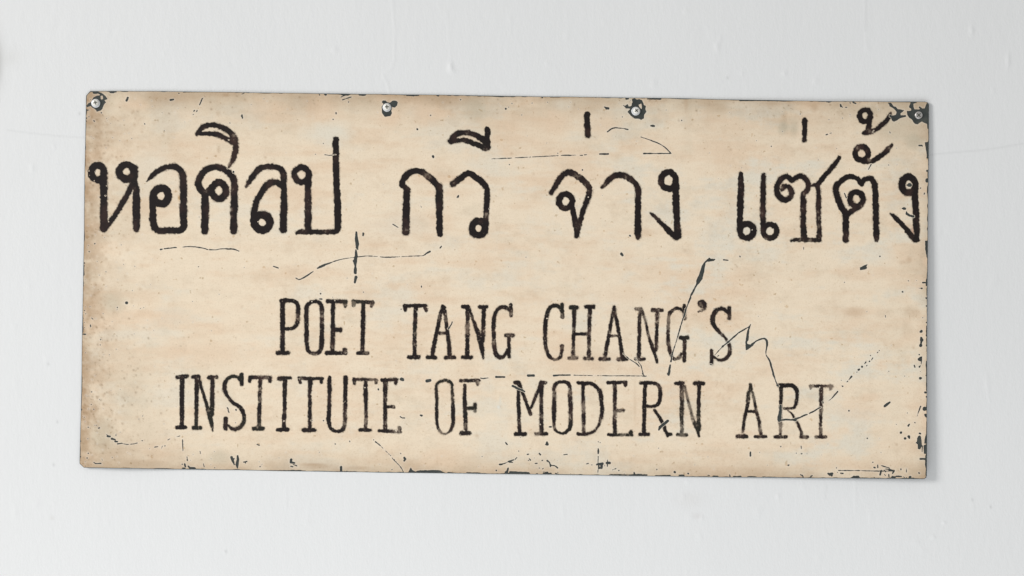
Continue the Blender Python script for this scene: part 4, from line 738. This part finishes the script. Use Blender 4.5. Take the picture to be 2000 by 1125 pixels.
letter(LT, "first letter T of the word INSTITUTE", bar(G1, (1292, 138, 56), (1670, 146, 48)), ln(G1, (1322, 155, 56), (1312, 208, 44)), ln(G1, (1642, 160, 56), (1645, 212, 44)), ln(G1, (1485, 150, 50), (1475, 500, 50), (1465, 945, 58)), bar(G1, (1360, 975, 58), (1552, 976, 58)), fade=[(G1, 1560, 140, 80, .5), (G1, 1490, 500, 50, .55), (G1, 1480, 350, 70, .4), (G1, 1470, 900, 60, .35), (G1, 1440, 950, 20, .6)])
letter(LT, "second letter I of the word INSTITUTE", bar(G1, (1772, 162, 60), (1900, 155, 60), (1995, 148, 44)), ln(G1, (1895, 170, 76), (1885, 290, 56), (1882, 600, 56), (1870, 960, 56)), bar(G1, (1748, 996, 56), (1952, 990, 58)), fade=[(G1, 1885, 700, 60, .4), (G1, 1880, 850, 50, .4)])
letter(LT, "middle letter T of the word INSTITUTE", bar(G2, (180, 158, 48), (600, 166, 46)), ln(G2, (205, 170, 50), (222, 222, 48)), ln(G2, (562, 180, 56), (560, 225, 46)), ln(G2, (385, 185, 74), (375, 380, 46), (375, 700, 48), (376, 975, 54)), bar(G2, (248, 1002, 62), (475, 1000, 62)), fade=[(G2, 210, 190, 50, .5), (G2, 260, 180, 60, .5), (G2, 400, 400, 40, .3)])
letter(LT, "letter U of the word INSTITUTE", cv(G2, (697, 142, 46), (698, 250, 62), (690, 500, 48), (688, 700, 58), (684, 880, 60), (738, 990, 46), (830, 1022, 44), (905, 995, 58), (946, 900, 46), (950, 700, 48), (950, 450, 60), (955, 145, 66)), fade=[(G2, 940, 890, 60, .75), (G2, 950, 780, 50, .4)])
letter(LT, "last letter T of the word INSTITUTE", bar(G2, (1075, 175, 46), (1485, 182, 34)), ln(G2, (1108, 190, 60), (1100, 236, 44)), ln(G2, (1450, 190, 56), (1450, 228, 44)), ln(G2, (1287, 200, 58), (1283, 450, 60), (1290, 800, 48), (1283, 965, 48)), bar(G2, (1172, 996, 46), (1382, 1000, 46)), fade=[(G2, 1400, 190, 110, .7), (G2, 1290, 850, 100, .8), (G2, 1285, 920, 60, .6), (G2, 1180, 180, 60, .5), (G2, 1290, 720, 70, .5)])
letter(LT, "last letter E of the word INSTITUTE", bar(G2, (1530, 186, 46), (1805, 182, 52)), ln(G2, (1775, 200, 56), (1770, 234, 46)), ln(G2, (1608, 190, 74), (1600, 480, 50), (1602, 1000, 56)), bar(G2, (1600, 620, 42), (1762, 622, 44)), bar(G2, (1492, 1010, 46), (1700, 1022, 52), (1865, 1028, 44)), ln(G2, (1836, 968, 54), (1836, 1020, 50)), fade=[(G2, 1790, 1020, 110, .75), (G2, 1830, 960, 50, .7), (G2, 1600, 900, 90, .5), (G2, 1740, 620, 40, .6), (G2, 1610, 260, 50, .45), (G2, 1600, 480, 60, .4)])
letter(LT, "letter O of the word OF", ('ring', G3([(400, 108, 40), (480, 125, 44), (520, 175, 34), (528, 300, 36), (540, 580, 52), (540, 800, 50), (508, 910, 38), (450, 965, 24), (400, 978, 22), (330, 940, 24), (288, 860, 40), (275, 700, 48), (276, 500, 42), (270, 350, 48), (268, 200, 40), (310, 138, 36)])), fade=[(G3, 350, 960, 90, .8), (G3, 440, 975, 60, .6), (G3, 530, 380, 100, .4), (G3, 400, 105, 60, .4), (G3, 520, 880, 60, .4)])
letter(LT, "letter F of the word OF", bar(G3, (645, 112, 46), (975, 108, 44)), ln(G3, (940, 118, 62), (938, 165, 50)), ln(G3, (736, 185, 36), (728, 400, 54), (735, 600, 58), (748, 900, 50)), bar(G3, (745, 560, 44), (890, 558, 46)), ln(G3, (898, 500, 54), (895, 605, 40)), bar(G3, (648, 966, 62), (832, 966, 62)), fade=[(G3, 935, 150, 80, .7), (G3, 740, 860, 70, .6), (G3, 890, 615, 34, .8), (G3, 700, 110, 60, .45), (G3, 735, 220, 50, .35)])
letter(LT, "letter M of the word MODERN, its head torn by a chip", ln(G4, (135, 145, 56), (185, 150, 70)), ln(G4, (190, 260, 42), (185, 450, 48), (195, 650, 52), (205, 950, 44)), bar(G4, (118, 980, 52), (320, 980, 52)), ln(G4, (190, 160, 66), (230, 250, 50), (290, 390, 44), (340, 540, 50), (385, 655, 56)), ln(G4, (395, 550, 32), (450, 410, 36), (520, 250, 44), (560, 150, 66)), ln(G4, (562, 150, 72), (558, 400, 52), (560, 600, 52), (563, 950, 58)), bar(G4, (540, 130, 44), (648, 146, 46)), bar(G4, (452, 976, 46), (665, 978, 52)),
       fade=[(G4, 380, 650, 60, .5), (G4, 200, 800, 90, .5), (G4, 560, 450, 80, .45), (G4, 500, 985, 80, .6), (G4, 450, 420, 60, .35), (G4, 565, 700, 70, .45), (G4, 300, 410, 50, .45), (G4, 110, 180, 50, .5), (G4, 640, 140, 40, .5)])
letter(LT, "letter O of the word MODERN", ('ring', G4([(890, 130, 42), (975, 142, 52), (1018, 200, 54), (1030, 350, 56), (1035, 600, 62), (1032, 850, 52), (990, 930, 46), (900, 972, 30), (812, 940, 34), (768, 860, 42), (768, 650, 60), (772, 400, 54), (768, 230, 50), (812, 152, 46)])), fade=[(G4, 770, 340, 100, .6), (G4, 1025, 300, 100, .6), (G4, 1035, 690, 60, .6), (G4, 770, 860, 60, .7), (G4, 770, 250, 60, .4)])
letter(LT, "letter D of the word MODERN", bar(G4, (1140, 142, 46), (1330, 165, 56)), cv(G4, (1250, 162, 46), (1350, 155, 46), (1450, 205, 50), (1520, 320, 54), (1545, 500, 56), (1545, 650, 50), (1510, 800, 36), (1450, 900, 28), (1380, 958, 40), (1260, 985, 44), (1160, 978, 46)), ln(G4, (1240, 170, 48), (1240, 450, 42), (1250, 650, 48), (1246, 960, 48)), fade=[(G4, 1250, 540, 100, .85), (G4, 1245, 880, 90, .8), (G4, 1520, 760, 70, .5), (G4, 1450, 890, 60, .5), (G4, 1250, 620, 50, .5)])
letter(LT, "letter E of the word MODERN", bar(G5, (45, 144, 44), (370, 140, 42)), ln(G5, (340, 145, 62), (342, 185, 58)), ln(G5, (168, 150, 54), (178, 330, 52), (172, 600, 42), (174, 850, 60), (182, 980, 58)), bar(G5, (175, 602, 40), (332, 592, 42)), bar(G5, (55, 992, 36), (470, 998, 36)), ln(G5, (430, 955, 62), (430, 990, 56)), fade=[(G5, 175, 660, 110, .75), (G5, 170, 740, 50, .6), (G5, 290, 995, 90, .6), (G5, 340, 160, 60, .4), (G5, 260, 595, 60, .4), (G5, 150, 220, 50, .4), (G5, 170, 500, 60, .4)])
letter(LT, "letter R of the word MODERN crossed by a grey scratch", bar(G5, (578, 150, 46), (790, 148, 52)), ln(G5, (668, 160, 62), (654, 500, 48), (650, 800, 52), (645, 955, 54)), bar(G5, (568, 986, 50), (738, 984, 46)), cv(G5, (680, 148, 44), (800, 150, 48), (880, 192, 52), (912, 285, 60), (905, 430, 58), (860, 508, 46), (780, 535, 40), (680, 520, 34)), ln(G5, (818, 588, 30), (890, 700, 46), (960, 820, 48), (1000, 930, 48), (1030, 1010, 40)), bar(G5, (1005, 985, 48), (1105, 985, 54)), fade=[(G5, 890, 195, 70, .5), (G5, 920, 220, 40, .4)])
letter(LT, "letter N ending the word MODERN, its slanting stroke faded", bar(G5, (1150, 160, 56), (1300, 150, 56)), ln(G5, (1265, 180, 66), (1265, 500, 60), (1262, 800, 52), (1266, 955, 44)), bar(G5, (1172, 992, 42), (1362, 996, 46)), cv(G5, (1308, 205, 30), (1355, 390, 36), (1398, 560, 36), (1450, 760, 46), (1510, 890, 54), (1545, 1015, 30)), ln(G5, (1545, 150, 56), (1540, 400, 52), (1536, 700, 48), (1542, 910, 62)), bar(G5, (1455, 156, 56), (1638, 160, 58)),
       fade=[(G5, 1340, 330, 150, .9), (G5, 1390, 540, 120, 1.0), (G5, 1440, 730, 100, .85), (G5, 1480, 820, 60, .5), (G5, 1262, 860, 130, .65), (G5, 1262, 650, 80, .4), (G5, 1260, 1000, 110, .55), (G5, 1345, 250, 60, .5)])
letter(LT, "letter A of the word ART", ln(G6, (382, 180, 44), (386, 265, 56)), ln(G6, (352, 305, 46), (336, 500, 48), (302, 650, 42), (275, 800, 38), (252, 950, 32)), ln(G6, (412, 300, 26), (446, 450, 38), (480, 620, 36), (520, 780, 44), (552, 980, 44)), bar(G6, (295, 610, 36), (492, 616, 38)), bar(G6, (148, 1020, 54), (336, 1018, 54)), bar(G6, (440, 1024, 40), (648, 1022, 44)), fade=[(G6, 425, 360, 90, .75), (G6, 240, 960, 60, .8), (G6, 490, 600, 60, .55), (G6, 540, 920, 100, .65), (G6, 330, 400, 80, .4), (G6, 540, 1030, 60, .5), (G6, 510, 700, 50, .4)])
letter(LT, "letter R of the word ART, split by a grey scratch", cv(G6, (830, 190, 40), (900, 192, 60), (1050, 190, 56), (1125, 255, 56), (1138, 390, 50), (1112, 510, 46), (1060, 562, 36), (930, 566, 34)), ln(G6, (882, 200, 52), (872, 500, 46), (870, 750, 46), (870, 1000, 36)), bar(G6, (768, 1026, 46), (980, 1028, 46)), ln(G6, (1000, 600, 18), (1060, 660, 28), (1112, 745, 32), (1160, 830, 38), (1208, 950, 42), (1212, 1020, 44)), bar(G6, (1190, 1030, 48), (1325, 1030, 46)),
       fade=[(G6, 870, 870, 130, .95), (G6, 1000, 600, 50, .9), (G6, 1180, 900, 90, .4), (G6, 1270, 1030, 80, .6), (G6, 930, 575, 50, .5), (G6, 840, 330, 40, .5), (G6, 870, 1030, 60, .35), (G6, 1100, 780, 40, .8)])
letter(LT, "letter T ending the word ART", bar(G6, (1338, 200, 40), (1725, 202, 40)), ln(G6, (1362, 215, 40), (1360, 246, 36)), ln(G6, (1685, 212, 56), (1684, 240, 46)), ln(G6, (1532, 210, 54), (1530, 450, 44), (1525, 750, 46), (1522, 1000, 48)), bar(G6, (1430, 1030, 40), (1622, 1028, 40)), fade=[(G6, 1360, 220, 90, .95), (G6, 1690, 215, 110, .9), (G6, 1515, 600, 90, .6), (G6, 1510, 900, 130, .7), (G6, 1525, 330, 100, .4), (G6, 1440, 1030, 60, .6), (G6, 1600, 1030, 60, .6), (G6, 1580, 200, 60, .6)])

ink = np.array([0.0095, 0.0052, 0.0050]); umber = np.array([0.058, 0.028, 0.022]); green = np.array([0.018, 0.020, 0.012])
NW = fbm(SH, 24, 30, 3, 61); NH = fbm(SH, 3.0, 4.2, 2, 62); NGR = fbm(SH, 60, 60, 2, 63); BR = vnoise(SH, 4.5, 9, 64)
LETTER_TOP = 0.00016 + 0.00005
for li, (name, label, strokes, fade, thin, rag) in enumerate(LET):
    pts = np.concatenate([np.array(s[1]) for s in strokes])
    F = np.full(SH, -50.0)
    for kind, P in strokes:
        if kind == 'ring': Q = smooth(P, True)
        elif kind == 'curve': Q = smooth(P)
        else: Q = np.array(P, float)
        stamp(F, Q)
    x0, x1, y0, y1 = window(pts, 12)
    sl = (slice(y0, y1), slice(x0, x1))
    thai = name != LT and name != 'apostrophe'
    f = F[sl] + (NB[sl] * (1.15 if thai else 0.72) + NF[sl] * 0.5) * rag + BR[sl] * (0.55 if thai else 0.5) + (0.25 if thai else 0.15)
    cov = sstep(-0.85, 0.70, f + (0.0 if thai else 0.32))
    halo = 0.30 * sstep(-2.6, -0.2, f + NF[sl] * 0.6) * sstep(-0.2, 0.7, NW[sl] + 0.35)
    fd = np.zeros(cov.shape)
    for ff, fx, fy, fr, am in fade:
        p = ff([(fx, fy, fr)])[0]
        fd = np.maximum(fd, am * np.exp(-(((XG[sl] - p[0]) ** 2 + (YG[sl] - p[1]) ** 2) / (p[2] * 0.85 + 1.0) ** 2)))
    wear = fd * 0.8 + (0.12 if not thai else 0.04) * sstep(0.25, 0.8, NW[sl])
    # dry-brush speckle: the paint skips where it is thin
    skip = sstep(0.62, 0.20, wear * 1.15 + NH[sl] * 0.55 + (0.10 if not thai else 0.0) - 0.12)
    pin = 1 - 0.5 * sstep(0.72, 0.86, vnoise(SH, 2.1, 2.1, 65)[sl] * 1.0 + 0.10 * (wear > .15)) * (0.35 if thai else 1.0)
    cov = cov * (1 - 0.34 * (1 - skip)) * (1 - 0.22 * fd ** 1.5) * pin
    cov = np.maximum(cov, halo)
    cov *= sstep(-0.1, 0.6, COAT[sl])
    cov = np.clip(cov, 0, 1)
    mask = (cov > 0.06) & (COAT[sl] > 0.0)
    cell = mask[:-1, :-1] | mask[1:, :-1] | mask[1:, 1:] | mask[:-1, 1:]
    cell &= (COAT[sl][:-1, :-1] > 0) & (COAT[sl][1:, :-1] > 0) & (COAT[sl][1:, 1:] > 0) & (COAT[sl][:-1, 1:] > 0)
    h, wd = cov.shape
    idm = np.arange(h * wd).reshape(h, wd)
    q = np.stack([idm[:-1, :-1][cell], idm[1:, :-1][cell], idm[1:, 1:][cell], idm[:-1, 1:][cell]], -1).reshape(-1)
    used, inv = np.unique(q, return_inverse=True)
    px = XG[sl].ravel()[used]; py = YG[sl].ravel()[used]
    co = trace(px, py, LETTER_TOP)
    cw = cov.ravel()[used]
    tcol = (fd.ravel()[used] * 1.0 + 0.45 * sstep(0.1, 0.7, NW[sl].ravel()[used]))[:, None]
    gcol = (0.6 * sstep(0.15, 0.6, NGR[sl].ravel()[used]) * (0.2 if thai else 1.0))[:, None]
    rgb = ink + (umber - ink) * np.clip(tcol, 0, 1); rgb = rgb + (green - rgb) * gcol
    o = build_mesh(name, co, inv, np.arange(len(q) // 4) * 4, m_ink, sign, rgba=np.concatenate([rgb, cw[:, None]], 1))
    o["label"] = label

# ------------------------------------------------------------------ screws
def disc_mesh(name, r, hfun, nr, na, mat, parent, side):
    rr = np.linspace(0, r, nr + 1)[1:]; an = np.arange(na) * 2 * math.pi / na
    V = [(0, -hfun(0, 0), 0)]; Fc = []
    for a in rr:
        for t in an: x, z = a * math.cos(t), a * math.sin(t); V.append((x, -hfun(x, z), z))
    for t in an: V.append((r * math.cos(t), side, r * math.sin(t)))
    for k in range(na): Fc.append((0, 1 + k, 1 + (k + 1) % na))
    for j in range(nr):
        for k in range(na):
            a = 1 + j * na + k; b2 = 1 + j * na + (k + 1) % na
            Fc.append((a, a + na, b2 + na, b2))
    me = bpy.data.meshes.new(name); me.from_pydata(V, [], Fc); me.update()
    for p in me.polygons[:-na]: p.use_smooth = True
    me.materials.append(mat)
    o = bpy.data.objects.new(name, me); col.objects.link(o); o.parent = parent
    return o
def washer_mesh(r0, r1, h, mat, parent):
    na = 48; prof = [(r0, 0.0), (r0, h * .8), (r0 + .0003, h), (r1 - .0005, h), (r1 - .0001, h * .7), (r1, 0.0)]
    V = []; Fc = []
    for k in range(na):
        t = 2 * math.pi * k / na
        for (r, hh) in prof: V.append((r * math.cos(t), -hh, r * math.sin(t)))
    n = len(prof)
    for k in range(na):
        for j in range(n - 1):
            a = k * n + j; b2 = ((k + 1) % na) * n + j
            Fc.append((a, a + 1, b2 + 1, b2))
    me = bpy.data.meshes.new("washer"); me.from_pydata(V, [], Fc); me.update(); me.materials.append(mat)
    for p in me.polygons: p.use_smooth = True
    o = bpy.data.objects.new("washer", me); col.objects.link(o); o.parent = parent
    return o
def screw(px, py, rot, tilt, R, wr, hm, label, woff=(0, 0)):
    p = trace(px, py, 0.00002)
    t = bpy.data.objects.new("screw", None); col.objects.link(t); t.location = Vector(p.tolist()); t.empty_display_size = 0.01
    t.rotation_euler = tilt
    t["label"] = label; t["category"] = "screw"; t["group"] = "screws along the top edge of the sign"
    z0 = 0.0
    if wr:
        wsh = washer_mesh(R * 0.45, wr, 0.0007, m_washer, t); wsh.location = (woff[0] * S, 0, woff[1] * S); z0 = 0.0008
    def cross(x, z):
        ca, sa = math.cos(rot), math.sin(rot); u = x * ca + z * sa; v = -x * sa + z * ca
        u, v = abs(u), abs(v); a, L = R * 0.12, R * 0.60
        return (u < a and v < L) or (v < a and u < L)
    def hf(x, z):
        r = math.hypot(x, z) / R
        return z0 + 0.0017 * math.sqrt(max(0, 1 - (r * 0.9) ** 3)) - 0.0002
    hd = disc_mesh("screw_head", R, lambda x, z: hf(x, z) - (0.0011 if cross(x, z) else 0), 30, 72, hm, t, 0.0003)
    # dark sheet in the same cross shape, laid just proud of the head
    L, a = R * 0.60, R * 0.12
    pts = [(-a, -L), (a, -L), (a, -a), (L, -a), (L, a), (a, a), (a, L), (-a, L), (-a, a), (-L, a), (-L, -a), (-a, -a)]
    V = []; ca, sa = math.cos(rot), math.sin(rot)
    for (u, v) in pts: x, z = u * ca - v * sa, u * sa + v * ca; V.append((x, -hf(x, z) - 0.00026, z))
    me = bpy.data.meshes.new("cross_slot"); me.from_pydata(V, [], [(0, 1, 2, 11), (2, 3, 4, 5), (8, 5, 6, 7), (10, 11, 8, 9), (11, 2, 5, 8)]); me.update(); me.materials.append(m_slot)
    o = bpy.data.objects.new("cross_slot", me); col.objects.link(o); o.parent = hd
screw(187.1, 200.6, 0.25, (0.05, 0, 0.03), 6.3 * S, 8.7 * S, m_screw, "pale cross-head screw with washer in the upper left corner of the sign", (0, -1.2))
screw(755.8, 209.0, 0.05, (0.03, 0, 0.02), 6.4 * S, 8.5 * S, m_screw, "pale cross-head screw over a three-lobed chip above the fifth and sixth Thai letters", (0, -0.8))
screw(1242.8, 216.2, 0.6, (0.02, 0, 0.05), 6.2 * S, 8.6 * S, m_screw, "pale cross-head screw in a ragged black chip right of the short upright tone mark", (-1.0, -0.9))
screw(1794.2, 225.0, 0.75, (0.02, 0, -0.12), 7.3 * S, 0, m_screw2, "dull grey cross-head screw in the large bare patch at the upper right corner")

print("objects", len(bpy.data.objects), "tris", sum(len(o.data.loops) - 2 * len(o.data.polygons) for o in bpy.data.objects if o.type == 'MESH'))
